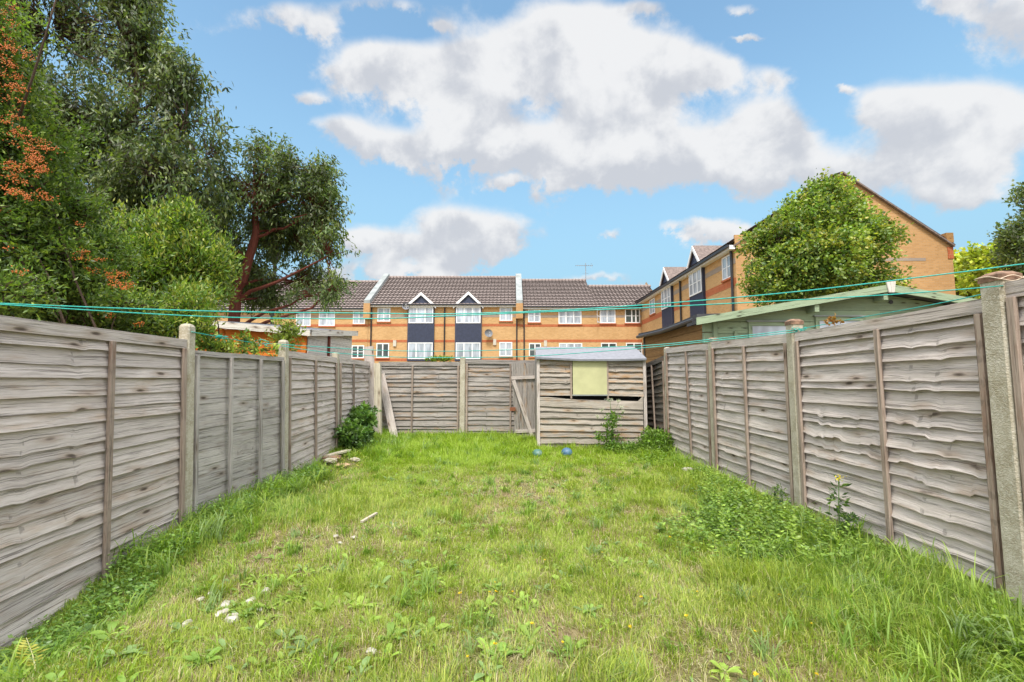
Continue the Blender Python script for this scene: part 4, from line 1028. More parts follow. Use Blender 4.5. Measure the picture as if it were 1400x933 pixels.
plant('yellow_shrub', 'small yellowish sapling rising behind the rounded left post', 'bush', b4c, [lobe(393, 450, 6.7, 13, 16), lobe(388, 468, 6.7, 18, 12), lobe(390, 500, 6.7, 10, 30)], 90, 22, .06, .4, [(.22, .27, .04), (.16, .22, .035)], 36, trunk_r=.02, spread=.12, gap=.1, dirbias=(0, 0, .4))
# lime tree in front of the gable
b5 = Vector((xat(1120, 13.5), 13.5, 0))
T5 = [lobe(1118, 315, 13.5, 70, 40), lobe(1060, 345, 13.2, 38, 38), lobe(1175, 335, 13.2, 40, 34), lobe(1128, 272, 13.5, 34, 20), lobe(1085, 390, 13.2, 62, 26), lobe(1185, 388, 13.2, 40, 26), lobe(1212, 348, 13.4, 18, 16), lobe(1092, 290, 13.6, 22, 14),
      lobe(1163, 285, 13.6, 22, 16), lobe(1158, 256, 13.6, 8, 9), lobe(1117, 250, 13.6, 10, 8), lobe(1032, 335, 13.4, 15, 12), lobe(1025, 360, 13.2, 14, 14), lobe(1125, 355, 12.8, 66, 40), lobe(1222, 398, 13.2, 18, 8), lobe(1195, 310, 13.4, 14, 12), lobe(1232, 320, 13.5, 8, 5), lobe(1225, 372, 13.2, 14, 10)]
plant('lime_tree', 'broad leafy green tree in front of the big brick gable on the right', 'tree', b5, T5, 1900, 32, .105, .66, LIME + [(.34, .34, .06), (.24, .31, .06)], 37, 'bark', [b5, b5 + Vector((.1, 0, 1.6)), b5 + Vector((0, 0, 3.2)), at(1125, 300, 13.5)], .22, spread=.28, gap=.45, dirbias=(0, -.15, -.05), clump_var=.42, droop=.25)
# far trees on the right
b6 = Vector((xat(1320, 34), 34, 0))
plant('far_yellow_tree', 'yellow-green tree just right of the brick gable', 'tree', b6, [lobe(1322, 385, 34, 26, 28), lobe(1308, 365, 34, 16, 14), lobe(1335, 400, 34, 30, 20)], 420, 18, .3, .8, [(.46, .48, .05), (.33, .38, .05), (.55, .55, .07)], 38, trunk=[b6, b6 + Vector((0, 0, 6))], trunk_r=.3, spread=.6, gap=.3)
b7 = Vector((xat(1370, 30), 30, 0))
plant('far_yellow_tree', 'yellow-green tree beneath the dark tree at the right edge', 'tree', b7, [lobe(1362, 360, 30, 34, 24), lobe(1385, 385, 30, 40, 30), lobe(1345, 390, 30, 22, 20)], 520, 18, .28, .8, [(.40, .44, .05), (.28, .34, .045), (.48, .50, .06)], 39, trunk=[b7, b7 + Vector((0, 0, 6))], trunk_r=.3, spread=.55, gap=.3)
b8 = Vector((xat(1425, 18), 18, 0))
plant('dark_tree', 'dark green tree cut off by the right edge', 'tree', b8, [lobe(1425, 330, 18, 42, 50), lobe(1400, 345, 18, 30, 26), lobe(1400, 385, 18, 26, 22), lobe(1440, 270, 18, 40, 35), lobe(1390, 318, 18, 16, 12)], 900, 20, .14, .6, DARK, 40, trunk=[b8, b8 + Vector((0, 0, 5))], trunk_r=.25, spread=.33, gap=.33)
# corner shrub, weeds
def small(name, label, cat, u, v, d, lobes, n, per, ls, wr, pal, seed, **k):
    p = at(u, v, d); p.z = gz(p.x, p.y); return plant(name, label, cat, p, lobes, n, per, ls, wr, pal, seed, trunk=[p, p + Vector((0, 0, .25))], bark='bark', **k)
small('corner_shrub', 'round leafy shrub in the back left corner below the planks', 'bush', 490, 607, 8.5, [lobe(492, 582, 8.6, 17, 20), lobe(481, 596, 8.1, 15, 14), lobe(499, 565, 8.9, 11, 9), lobe(474, 590, 7.9, 10, 12), lobe(500, 600, 8.5, 12, 10)], 330, 18, .075, .62,
      [(.10, .19, .045), (.13, .22, .055), (.08, .15, .04), (.16, .25, .07)], 41, trunk_r=.015, spread=.08, gap=.2, dirbias=(0, -.3, .1), twig_r=.003)
small('shed_side_weeds', 'bright leafy weeds in the gap between shed and right fence', 'plant', 896, 625, 8.3, [lobe(893, 600, 8.4, 15, 10), lobe(902, 612, 8.2, 20, 12), lobe(912, 606, 8.2, 12, 12), lobe(885, 620, 8.4, 12, 8)], 230, 18, .06, .42,
      [(.14, .24, .03), (.11, .19, .03), (.18, .28, .04)], 42, trunk_r=.01, spread=.09, gap=.15, dirbias=(0, 0, .4), twig_r=.003)

# cow parsley by the shed
def hogweed():
    d = 8.45; p = at(838, 622, d); p.z = gz(p.x, p.y); root = thing('cow_parsley', p, 'tall white-flowered cow parsley in front of the old shed', 'plant')
    rng = np.random.default_rng(6); w = MB(); top = at(834, 549, d)
    w.tube([p, at(838, 590, d), at(836, 570, d), top], [.012, .009, .007, .004], 6)
    V = []; C_ = []; heads = [(834, 546, .085), (848, 556, .05), (822, 560, .045), (845, 548, .045), (817, 569, .03), (852, 562, .03)]
    pet = []
    for (u, v, r) in heads:
        h = at(u, v, d + rng.uniform(-.05, .05)); w.tube([at(837, 572, d), h - Vector((0, 0, .05))], [.004, .002], 4)
        for _ in range(10):
            a = rng.uniform(0, 2 * PI); rr = r * math.sqrt(rng.random()); q = h + Vector((math.cos(a) * rr, math.sin(a) * rr, rng.uniform(-.01, .012) - rr * .15))
            w.tube([h - Vector((0, 0, .05)), q], .0012, 3)
            pet += [np.array(q) + rng.normal(size=3) * .012 for _ in range(12)]
    w.build('stems', foliage_stem, root, recalc=False)
    P = np.array(pet); n = len(P); Dr = rng.normal(size=(n, 3)); Dr[:, 2] *= .3
    Vv, T, q = leaf_mesh(P, Dr, np.full(n, .009), 1.0, rng, 0)
    raw_mesh('flowers', Vv, T, np.tile([.6, .62, .5], (len(Vv), 1)), M['petal'], root, tuple(p))
    lob = [(838, 615, 16, 12, 40), (836, 598, 12, 9, 18), (836, 580, 9, 8, 14), (838, 572, 10, 6, 12), (858, 612, 10, 7, 14), (818, 597, 7, 4, 8), (828, 612, 14, 10, 22), (875, 610, 12, 8, 14)]
    P = []; 
    for (u, v, ru, rv, n_) in lob:
        for _ in range(n_):
            c = np.array(at(u + rng.normal() * ru * .5, v + rng.normal() * rv * .5, d + rng.normal() * .1)); P.append(c + rng.normal(size=(14, 3)) * .03)
    P = np.concatenate(P); n = len(P); Dr = rng.normal(size=(n, 3)); Dr[:, 2] -= .1
    Vv, T, q = leaf_mesh(P, Dr, rng.uniform(.03, .07, n), .5, rng)
    c = jitter_cols([(.12, .22, .03), (.08, .16, .03), (.17, .27, .04)], rng.integers(0, 3, n), rng)
    raw_mesh('leaves', Vv, T, np.repeat(c, q, 0), M['leaf'], root, tuple(p))
foliage_stem = simple('stem_green', (.10, .17, .05), .6)
hogweed()

def tall_weed(label, u, vb, d, vt, seed, fl=False):
    rng = np.random.default_rng(seed); p = at(u, vb, d); p.z = gz(p.x, p.y); top = at(u - 3, vt, d); root = thing('tall_weed', p, label, 'plant', 'tall single weeds by the right fence')
    w = MB(); mid = (p + top) / 2 + Vector((rng.normal() * .02, 0, 0)); w.tube([p, mid, top], [.007, .005, .002], 5)
    P = []; Dr = []
    H = (top - p).length
    for k in range(26):
        t = rng.uniform(.05, 1); c = p.lerp(mid, t * 2) if t < .5 else mid.lerp(top, t * 2 - 1); a = rng.uniform(0, 2 * PI)
        dr = Vector((math.cos(a), math.sin(a), rng.uniform(.1, .7))); e = c + dr * .05 * (1.3 - t); w.tube([c, e], .0018, 3)
        for _ in range(4): P.append(np.array(e) + rng.normal(size=3) * .012); Dr.append(np.array(dr) + rng.normal(size=3) * .5)
    w.build('stem', foliage_stem, root, recalc=False); P = np.array(P); Dr = np.array(Dr); n = len(P)
    V, T, q = leaf_mesh(P, Dr, rng.uniform(.03, .07, n) * (H / .7) ** .3, .4, rng); c = jitter_cols(MIDG + LIME[:1], rng.integers(0, 5, n), rng)
    raw_mesh('leaves', V, T, np.repeat(c, q, 0), M['leaf'], root, tuple(p))
    if fl:
        P = np.array(top) + rng.normal(size=(30, 3)) * .012; V, T, q = leaf_mesh(P, rng.normal(size=(30, 3)), np.full(30, .014), .8, rng, 0)
        raw_mesh('flower', V, T, np.tile([.75, .6, .03], (len(V), 1)), M['petal'], root, tuple(p))
tall_weed('tallest thin weed with a yellow tip against the nearest whole right panel', 1150, 742, 3.75, 654, 61, True)
tall_weed('shorter forked weed just right of the tallest weed', 1166, 745, 3.7, 700, 62)
tall_weed('thin weed at the foot of the right post with tied lines', 1070, 700, 4.5, 668, 63)

# ------------------------------------------------------------------ lawn
def lawn():
    rng = np.random.default_rng(99)
    def region(n, y0, y1):
        y = np.sqrt(rng.uniform(y0 ** 2, y1 ** 2, n)) if y0 > 0 else rng.uniform(y0, y1, n)
        x = rng.uniform(-3.0, 2.76, n); k = np.abs(x) < y * 1.32 + .5; return x[k], y[k]
    xs, ys, wd = [], [], []
    for n, a, b, w in ((150000, 1.7, 3.2, .0042), (150000, 3.2, 5.2, .0052), (120000, 5.2, 7.6, .0068), (110000, 7.6, 10.45, .009)):
        x, y = region(n, a, b); xs.append(x); ys.append(y); wd.append(np.full(len(x), w))
    x, y, w = map(np.concatenate, (xs, ys, wd))
    # where the lawn is thin and straw coloured
    dry = fbm(x * 1.1 + 3, y * 1.1 + 8)
    fine = fbm(x * 4.5 + 20, y * 4.5)
    def spot(cx, cy, rx, ry): return np.exp(-((x - cx) / rx) ** 2 - ((y - cy) / ry) ** 2)
    bare = spot(-2.15, 3.75, .55, .35) + spot(-1.6, 4.3, .5, .35) + spot(-.2, 5.2, .8, 1.0) * .5 + spot(.8, 2.5, .8, .4) * .55 + spot(1.5, 3.3, .5, .3) * .35 + spot(-2.0, 2.9, .4, .3) * .5 + spot(-2.4, 6.4, .45, .6) * .6 + spot(.9, 6.6, 1.1, .9) * .45 + spot(1.1, 4.6, .6, .8) * .3
    heap = spot(-2.65, 7.1, .28, .55); bare = bare + heap * 2.0 + (dry - .5) * 1.1 + (fine - .5) * .9 + (fbm(x * 10 + 7, y * 10 + 3) - .5) * 1.3
    border = np.maximum(sst(-x, 2.2, 2.9), sst(x, 1.9, 2.6)) ; far = sst(y, 6.6, 8.4) * (1 - .65 * sst(x, .3, 1.0))
    lush = np.clip(np.maximum(border * (.55 + fbm(x * 1.7, y * 1.7)), far * .8) + sst(fbm(x * 1.9 + 60, y * 1.9 + 30), .56, .72) * .6 + spot(-2.0, 4.9, .7, .8) * .7 + spot(2.1, 3.0, .7, .8) * .9, 0, 1.2)
    lush = lush * (1 - np.clip(heap * 1.5, 0, 1)); bare = bare * (1 - np.clip(lush, 0, 1) * .9)
    keep = rng.random(len(x)) > np.clip(bare * 1.4 - .12, 0, .86)
    x, y, w, dry, bare, lush, fine = (a[keep] for a in (x, y, w, dry, bare, lush, fine)); n = len(x)
    L = (.032 + .036 * rng.random(n)) * (1 + lush * 1.25) * (.7 + .6 * fine) * np.where(rng.random(n) < .06, 1.7, 1)
    L *= 1 + .25 * sst(y, 7, 9); L *= 1 - .3 * sst(-x, 1.2, 2.4) * (1 - sst(y, 3.5, 5)); L *= 1 - .4 * sst(-x, 2.3, 2.7) * (1 - sst(y, 2.7, 3.6))
    straw = rng.random(n) < np.clip(.22 + .6 * bare, .06, .8) * (1 - .65 * np.clip(lush, 0, 1))
    L[straw] *= .8
    ang = rng.uniform(0, 2 * PI, n) ; lean = rng.uniform(.15, 1.0, n) * np.where(straw, 1.5, 1)
    # neighbouring blades lean together
    flow = (n2(x * 2.2 + 5, y * 2.2 + 5)) * 4 * PI; mixw = rng.random(n) < .5; ang = np.where(mixw, flow + rng.normal(size=n) * .5, ang)
    d = np.stack([np.cos(ang), np.sin(ang)], 1)
    sd = np.stack([-d[:, 1], d[:, 0]], 1)
    # turn blades roughly edge to camera less often
    z = G(x, y) - .004
    B = np.stack([x, y, z], 1); hw = (w * rng.uniform(.6, 1.25, n) * (1 + .25 * lush))[:, None] * .5
    S3 = np.concatenate([sd, np.zeros((n, 1))], 1); D3 = np.concatenate([d, np.zeros((n, 1))], 1)
    Lc = L[:, None]; up = np.array([0, 0, 1.0]); ln = lean[:, None]
    m = B + up * Lc * .55 / np.sqrt(1 + (ln * .5) ** 2) + D3 * Lc * ln * .22
    t = B + up * Lc * .92 / np.sqrt(1 + ln ** 2) + D3 * Lc * ln * .72
    V = np.stack([B - S3 * hw, B + S3 * hw, m + S3 * hw * .8, m - S3 * hw * .8, t], 1).reshape(-1, 3)
    o = (np.arange(n) * 5)[:, None]; T = np.concatenate([o + [0, 1, 2], o + [0, 2, 3], o + [3, 2, 4]], 1).reshape(-1, 3)
    pal = np.array([(.28, .36, .06), (.36, .42, .075), (.24, .32, .06), (.42, .45, .11), (.23, .31, .08)])
    big = fbm(x * .8 + 70, y * .8 + 40)
    idx = np.clip((big * 1.6 - .3 + rng.normal(size=n) * .22) * 4, 0, 4).astype(int)
    c = pal[idx] * rng.uniform(.75, 1.25, (n, 1))
    farb = sst(y, 5.4, 8.0)[:, None] * .7; c = c * (1 - farb) + np.array([.29, .41, .035]) * farb * rng.uniform(.8, 1.2, (n, 1)) + 0
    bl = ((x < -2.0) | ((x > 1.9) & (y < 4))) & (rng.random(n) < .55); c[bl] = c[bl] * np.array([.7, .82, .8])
    sp = np.array([(.42, .36, .2), (.52, .46, .28), (.34, .27, .14)])[rng.integers(0, 3, n)] * rng.uniform(.8, 1.2, (n, 1))
    c[straw] = sp[straw]
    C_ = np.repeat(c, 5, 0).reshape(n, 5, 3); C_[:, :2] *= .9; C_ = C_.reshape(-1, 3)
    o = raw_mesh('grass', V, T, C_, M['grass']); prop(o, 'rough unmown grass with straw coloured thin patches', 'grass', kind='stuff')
    # flat straw thatch lying on the soil
    n = 90000; y = np.sqrt(rng.uniform(1.7 ** 2, 9.5 ** 2, n)); x = rng.uniform(-2.9, 2.7, n); a = rng.uniform(0, PI, n)
    L = rng.uniform(.02, .07, n); z = G(x, y) + rng.uniform(.003, .02, n); dd = np.stack([np.cos(a) * L, np.sin(a) * L, rng.uniform(-.006, .012, n)], 1); pp = np.stack([x, y, z], 1)
    ss = np.stack([-np.sin(a), np.cos(a), np.zeros(n)], 1) * (.0012 + y * .00025)[:, None]
    V = np.stack([pp - ss, pp + ss, pp + dd], 1).reshape(-1, 3); T = np.arange(3 * n).reshape(-1, 3)
    c = np.array([(.50, .44, .27), (.38, .31, .18), (.27, .2, .12), (.6, .55, .38)])[rng.integers(0, 4, n)]
    o = raw_mesh('dead_grass', V, T, np.repeat(c, 3, 0), M['grass']); prop(o, 'dry fallen straw lying between the living blades', 'dead grass', kind='stuff')
lawn()

def broadleaf_weeds():
    """dandelion and dock leaves in the turf: long ribbed leaves in rosettes"""
    rng = np.random.default_rng(123); P = []; Dr = []; Ls = []; Cs = []; Wr = []
    cnt = 0
    while cnt < 1000:
        y = math.sqrt(rng.uniform(1.8 ** 2, 7.5 ** 2)); x = rng.uniform(-2.9, 2.6)
        f = float(fbm(x * 1.4 + 31, y * 1.4 + 17)); left = math.exp(-((x + 1.0) / 1.3) ** 2 - ((y - 2.6) / .9) ** 2)
        if rng.random() > (max(0, f - .42) * 3.2 + left * .7): continue
        cnt += 1; k = rng.integers(4, 9); sz = rng.uniform(.04, .085) * (1.2 if left > .3 else 1); z = gz(x, y); tone = rng.uniform(.8, 1.25)
        col = [(.24, .35, .055), (.18, .29, .05), (.28, .39, .07), (.18, .27, .09)][rng.integers(0, 4)]
        for i in range(k):
            a = 2 * PI * i / k + rng.normal() * .4; el = rng.uniform(.25, 1.1)
            P.append((x + math.cos(a) * .008, y + math.sin(a) * .008, z + .005)); Dr.append((math.cos(a), math.sin(a), el)); Ls.append(sz * rng.uniform(.7, 1.3)); Cs.append(np.array(col) * tone * rng.uniform(.85, 1.15))
    P, Dr, Ls, Cs = map(np.array, (P, Dr, Ls, Cs)); n = len(P); Dr = Dr / np.linalg.norm(Dr, axis=1, keepdims=True)
    S = np.cross(Dr, np.array([0, 0, 1.0])); S /= np.linalg.norm(S, axis=1, keepdims=True); N = np.cross(S, Dr); L = Ls[:, None]; w = L * rng.uniform(.09, .2, (n, 1))
    rows = []
    for t, ww in ((0, .15), (.3, .75), (.6, 1.0), (.85, .6)):
        bend = np.array([0, 0, -1.0]) * (t ** 2) * L * .35; c = P + Dr * L * t + bend
        rows += [c - S * w * ww + N * w * .25, c, c + S * w * ww + N * w * .25]
    tip = P + Dr * L + np.array([0, 0, -.4]) * L
    V = np.stack(rows + [tip], 1).reshape(-1, 3); o = (np.arange(n) * 13)[:, None]; T = []
    for r in range(3):
        for q in range(2):
            a = r * 3 + q; T += [o + [a, a + 1, a + 4], o + [a, a + 4, a + 3]]
    T += [o + [9, 10, 12], o + [10, 11, 12]]; T = np.concatenate(T, 1).reshape(-1, 3)
    ob = raw_mesh('lawn_weeds', V, T, np.repeat(Cs, 13, 0), M['leaf']); prop(ob, 'broad dandelion and dock leaves growing through the lawn', 'weeds', kind='stuff')
broadleaf_weeds()

def patch_weeds(name, label, blobs, n, seed, hmax, ls, pal, wr=.55):
    """leafy stems of a ground cover patch: blobs (x, y, rx, ry, h)"""
    rng = np.random.default_rng(seed); P = []; Dr = []; L = []; C_ = []; w = []
    wt = np.array([b[2] * b[3] for b in blobs]); wt = wt / wt.sum()
    for i in range(n):
        x0, y0, rx, ry, h = blobs[rng.choice(len(blobs), p=wt)]
        a, r = rng.uniform(0, 2 * PI), math.sqrt(rng.random()); x, y = x0 + math.cos(a) * r * rx, y0 + math.sin(a) * r * ry
        if x > 2.68 or x < -2.95: continue
        H = h * rng.uniform(.25, 1.2) * (1 - .4 * r); lx, ly = rng.normal() * .25 * H, rng.normal() * .25 * H; z = gz(x, y); k = max(5, int(H / .018)); tone = rng.uniform(.75, 1.25); pc = pal[rng.integers(0, len(pal))]
        for j in range(k):
            t = (j + 1) / k; an = j * 2.4 + rng.normal() * .3; P.append((x + lx * t * t, y + ly * t * t, z + H * t)); Dr.append((math.cos(an), math.sin(an), rng.uniform(-.1, .5))); L.append(ls * rng.uniform(.6, 1.25) * (1.1 - .5 * t)); C_.append(np.array(pc) * tone * rng.uniform(.85, 1.15))
        w.append(((x, y, z), (x + lx, y + ly, z + H)))
    P, Dr, L, C_ = map(np.array, (P, Dr, L, C_)); V, T, q = leaf_mesh(P, Dr.astype(float), L, wr, rng, .2, flat=1.5)
    Cc = np.repeat(C_, q, 0)
    sv, st = [], []; b = len(V)
    for a, e in w:
        a, e = np.array(a), np.array(e); i = b + len(sv) * 1; s = np.array([.002, 0, 0]); sv += [a - s, a + s, e]; st.append((i, i + 1, i + 2))
    V = np.concatenate([V, np.array(sv)]); T = np.concatenate([T, np.array(st)]); Cc = np.concatenate([Cc, np.tile([.1, .15, .04], (len(sv), 1))])
    ob = raw_mesh(name, V, T, Cc, M['leaf']); prop(ob, label, 'weeds', kind='stuff')
NET = [(.21, .32, .05), (.16, .26, .045), (.27, .38, .06), (.13, .22, .045)]
patch_weeds('nettle_patch', 'thick patch of leafy green weeds against the middle of the right fence', [(2.15, 4.0, .5, .8, .30), (1.7, 4.0, .45, .6, .18), (2.3, 4.9, .35, .6, .30), (2.45, 5.8, .25, .7, .2), (2.4, 3.3, .3, .35, .2)], 1150, 71, .3, .056, NET)
patch_weeds('nettle_patch', 'low nettles along the foot of the nearest left panel', [(-2.6, 2.9, .3, .5, .16), (-2.72, 3.6, .24, .45, .22), (-2.72, 4.4, .24, .4, .26), (-2.7, 5.3, .26, .5, .26), (-2.7, 6.1, .26, .35, .3)], 900, 72, .2, .05, [(.10, .19, .04), (.13, .23, .045), (.16, .27, .05)])
patch_weeds('nettle_patch', 'bright weeds at the foot of the right fence beside the shed gap', [(2.35, 7.6, .4, .7, .25), (2.1, 8.3, .4, .4, .25), (2.5, 6.8, .2, .5, .15), (1.9, 8.6, .7, .15, .12)], 500, 73, .2, .05, [(.17, .28, .03), (.13, .22, .03), (.21, .31, .04)])
patch_weeds('nettle_patch', 'yellowing creeper leaves around the rubble heap', [(-2.6, 7.2, .35, .6, .16), (-2.4, 7.8, .35, .3, .16), (-2.55, 6.6, .3, .3, .14)], 170, 74, .2, .045, [(.35, .36, .05), (.22, .27, .04)])
patch_weeds('nettle_patch', 'leafy weeds in the bottom right corner under the big speckled post', [(2.45, 2.2, .3, .4, .2), (2.6, 2.65, .12, .2, .15)], 160, 75, .2, .055, NET)

def long_grass():
    """arching long blades by the right fence and in tufts"""
    rng = np.random.default_rng(5); tufts = []
    for _ in range(150): tufts.append((rng.uniform(1.6, 2.7), rng.uniform(1.9, 3.7), rng.uniform(.10, .20)))
    for _ in range(70): tufts.append((rng.uniform(-2.9, -2.1), rng.uniform(2.2, 6.6), rng.uniform(.08, .17)))
    for _ in range(90): tufts.append((rng.uniform(-2.92, -2.45), rng.uniform(3.4, 7.0), rng.uniform(.14, .26)))
    for _ in range(120): tufts.append((rng.uniform(-2.6, .3), rng.uniform(7.5, 10.2), rng.uniform(.12, .24)))
    for _ in range(220): tufts.append((rng.uniform(-2, 2.2), rng.uniform(2.1, 7.5), rng.uniform(.07, .13)))
    for _ in range(50): tufts.append((rng.uniform(2.5, 2.7), rng.uniform(2.6, 8), rng.uniform(.12, .3)))
    V = []; T = []; C_ = []
    for (x, y, h) in tufts:
        x = min(x, 2.66); lean0 = rng.uniform(0, 2 * PI); col = np.array([(.21, .31, .05), (.17, .27, .045), (.26, .36, .06), (.19, .27, .09)][rng.integers(0, 4)])
        for _ in range(rng.integers(12, 26)):
            a = lean0 + rng.normal() * 1.0; L = h * rng.uniform(.6, 1.5); bx, by = x + rng.normal() * .025, y + rng.normal() * .025; z = gz(bx, by); w = rng.uniform(.002, .004) * (1 + y * .12); ln = rng.uniform(.3, 1.2)
            d = np.array([math.cos(a), math.sin(a), 0]); s = np.array([-math.sin(a), math.cos(a), 0]) * w; c = col * rng.uniform(.75, 1.3); i = len(V)
            for t in (0, .35, .65, .88):
                p = np.array([bx, by, z]) + d * L * ln * t ** 2 * .8 + np.array([0, 0, 1]) * L * (t - .42 * ln * t ** 3); V += [p - s * (1 - t * .5), p + s * (1 - t * .5)]; C_ += [c, c]
            p = np.array([bx, by, z]) + d * L * ln * .8 + np.array([0, 0, 1]) * L * (1 - .48 * ln); V.append(p); C_.append(c)
            for k in (0, 2, 4): T += [(i + k, i + k + 1, i + k + 3), (i + k, i + k + 3, i + k + 2)]
            T.append((i + 6, i + 7, i + 8))
    V = np.array(V); V[:, 0] = np.clip(V[:, 0], -2.97, 2.70)
    o = raw_mesh('long_grass', V, T, np.array(C_), M['grass']); prop(o, 'arching tufts of long grass along the fences', 'grass', kind='stuff')
long_grass()

# yellow lawn flowers
def flower_mesh():
    rng = np.random.default_rng(2); V, T, q = leaf_mesh(np.zeros((16, 3)) + [0, 0, .05], np.stack([np.cos(np.arange(16) * 2.4), np.sin(np.arange(16) * 2.4), np.linspace(.05, .9, 16)], 1), np.full(16, .013), .5, rng, 0)
    C_ = np.tile([.68, .50, .03], (len(V), 1)); i = len(V)
    V = np.concatenate([V, [[-.0015, 0, 0], [.0015, 0, 0], [0, 0, .05], [0, -.0015, 0], [0, .0015, 0]]]); T = np.concatenate([T, [[i, i + 1, i + 2], [i + 3, i + 4, i + 2]]]); C_ = np.concatenate([C_, np.tile([.15, .22, .05], (5, 1))])
    return V, T, C_
Vf, Tf, Cf = flower_mesh()
fl0 = None
for (u, v) in [(675, 797), (668, 811), (676, 813), (632, 812), (700, 812), (677, 884), (641, 897), (769, 877), (726, 857), (775, 701), (1152, 856), (1030, 811), (1068, 813), (877, 820), (942, 849), (823, 750), (915, 733), (954, 804), (1107, 849), (1030, 865), (862, 858), (1117, 918), (1036, 925), (745, 762)]:
    a, b, c = ray(u, v); t = (CAMZ - .05) / -c; x, y = a * t, b * t
    if fl0 is None:
        o = raw_mesh('yellow_flower', Vf, Tf, Cf, M['petal']); fl0 = o
    else: o = fl0.copy(); COL.objects.link(o)
    s = random.uniform(.65, 1.15); o.location = (x, y, gz(x, y) + .01); o.scale = (s, s, s * .9); o.rotation_euler = (random.uniform(-.3, .3), random.uniform(-.3, .3), random.uniform(0, 6))
    prop(o, 'small yellow dandelion-like flower on the lawn', 'flower', 'yellow flowers dotted over the lawn')

# stones, stick, rubble, balls, fern
def rock(name, label, p, r, seed, m='stone', cat='stone', group=None, sq=(1, .7, .45)):
    rng = random.Random(seed); bm = bmesh.new(); bmesh.ops.create_icosphere(bm, subdivisions=3, radius=1); rot = Matrix.Rotation(rng.uniform(0, 6), 3, 'Z')
    off = Vector((rng.uniform(0, 9), rng.uniform(0, 9), 0)); from mathutils import noise as mn
    for v in bm.verts:
        q = v.co.copy(); k = 1 + .3 * mn.noise(q * 1.4 + off) + .12 * mn.noise(q * 4 + off); q = Vector((max(-.8, min(.8, q.x)), max(-.78, min(.82, q.y)), max(-.7, min(.75, q.z)))) * k
        v.co = rot @ Vector((q.x * r * sq[0], q.y * r * sq[1], q.z * r * sq[2]))
    me = bpy.data.meshes.new(name); bm.to_mesh(me); bm.free(); me.materials.append(M[m]); o = bpy.data.objects.new(name, me); COL.objects.link(o); o.location = p; prop(o, label, cat, group); return o
def onground(u, v, h=0.0):
    a, b, c = ray(u, v); t = 1.5
    while CAMZ + c * t > gz(a * t, b * t) + h and t < 12: t += .01
    return Vector((a * t, b * t, gz(a * t, b * t) + h))
SG = 'pale stones and chips in the thin grass at the near left'
for i, (u, v, r, lab) in enumerate([(308, 828, .042, 'largest flat pale stone in the near left group'), (303, 840, .04, 'rounded pale stone just below the largest flat one'), (318, 847, .05, 'long grey slab-like stone lowest in the group'), (343, 822, .036, 'pale stone on the right of the near left group'),
                                (255, 853, .03, 'bright white chip lying apart at the left of the group'), (290, 812, .03, 'small greyish stone above the flat pale one'), (363, 808, .03, 'thin white chip highest in the group'), (355, 833, .026, 'small white chip by a green leaf right of the group'), (275, 820, .025, 'dull stone half hidden left of the flat pale stone'),
                                (484, 735, .024, 'bright white pebble below the stick'), (459, 733, .024, 'small white chip left of the bright pebble'), (465, 743, .022, 'smallest white chip below and left of the bright pebble'), (508, 892, .028, 'white stone near the bottom of the lawn')]):
    rock('stone', lab, onground(u, v, .018), r, i, group=SG)
p0, p1 = onground(494, 714, .035), onground(515, 702, .05)
timber('stick', 'short weathered stick lying on the middle left of the lawn', p0, p1, .028, .018, 'wood_pale', (0, 0, 1), cat='stick')
RG = 'broken slabs in the rubble heap by the left fence'
for i, (x, y, r, m, lab, h) in enumerate([(-2.72, 6.75, .17, 'lead', 'flat grey slab at the left foot of the rubble heap', .05), (-2.74, 7.15, .16, 'concrete', 'pale slab on top of the rubble heap', .14), (-2.55, 7.1, .13, 'brick_side', 'brownish lump in the middle of the rubble heap', .07), (-2.8, 7.35, .16, 'cap', 'dark slab at the back of the rubble heap', .1), (-2.5, 7.5, .13, 'concrete', 'pale lump at the right end of the rubble heap', .07), (-2.6, 6.5, .1, 'stone', 'small pale piece nearest in the rubble heap', .03)]):
    rock('rubble_slab', lab, Vector((x, y, gz(x, y) + h * .55)), r * .8, 40 + i, m, 'rubble', RG, (1.2, .8, .26))
timber('short_plank', 'short pale plank end lying on the rubble heap', (-2.86, 7.3, gz(-2.85, 7.3) + .09), (-2.7, 7.8, gz(-2.6, 7.85) + .10), .1, .03, 'wood_pale', (0, 0, 1), cat='plank')
rock('concrete_lump', 'pale broken concrete at the foot of the third right panel', onground(948, 645, .05), .13, 77, 'stone', 'rubble', None, (.6, 1.5, .5))

def ball(label, u, v, r, col, col2):
    p = onground(u, v); p.z = gz(p.x, p.y) + r * .7; m, nt, b = mat('ball_' + str(u)); n = noise(nt, coords(nt, 'Object'), 9, 3); c = mixc(nt, n.step(.5, .6), col, col2); nt.links.new(c, b.inputs['Base Color']); b.inputs['Roughness'].default_value = .45
    bm = bmesh.new(); bmesh.ops.create_uvsphere(bm, u_segments=28, v_segments=18, radius=r)
    for vtx in bm.verts:
        k = 1 - .03 * (abs(math.sin(3 * math.atan2(vtx.co.y, vtx.co.x))) < .12); vtx.co *= k; vtx.co.z *= .93
    me = bpy.data.meshes.new('ball'); bm.to_mesh(me); bm.free(); me.materials.append(m); me.polygons.foreach_set('use_smooth', [True] * len(me.polygons))
    o = bpy.data.objects.new('ball', me); COL.objects.link(o); o.location = p; prop(o, label, 'ball', 'old balls in front of the shed')
ball('faded green and white ball in the grass before the shed', 735, 627, .095, (.06, .15, .12), (.14, .22, .19))
ball('blue ball in the grass before the shed', 775, 625, .095, (.05, .12, .21), (.08, .17, .26))

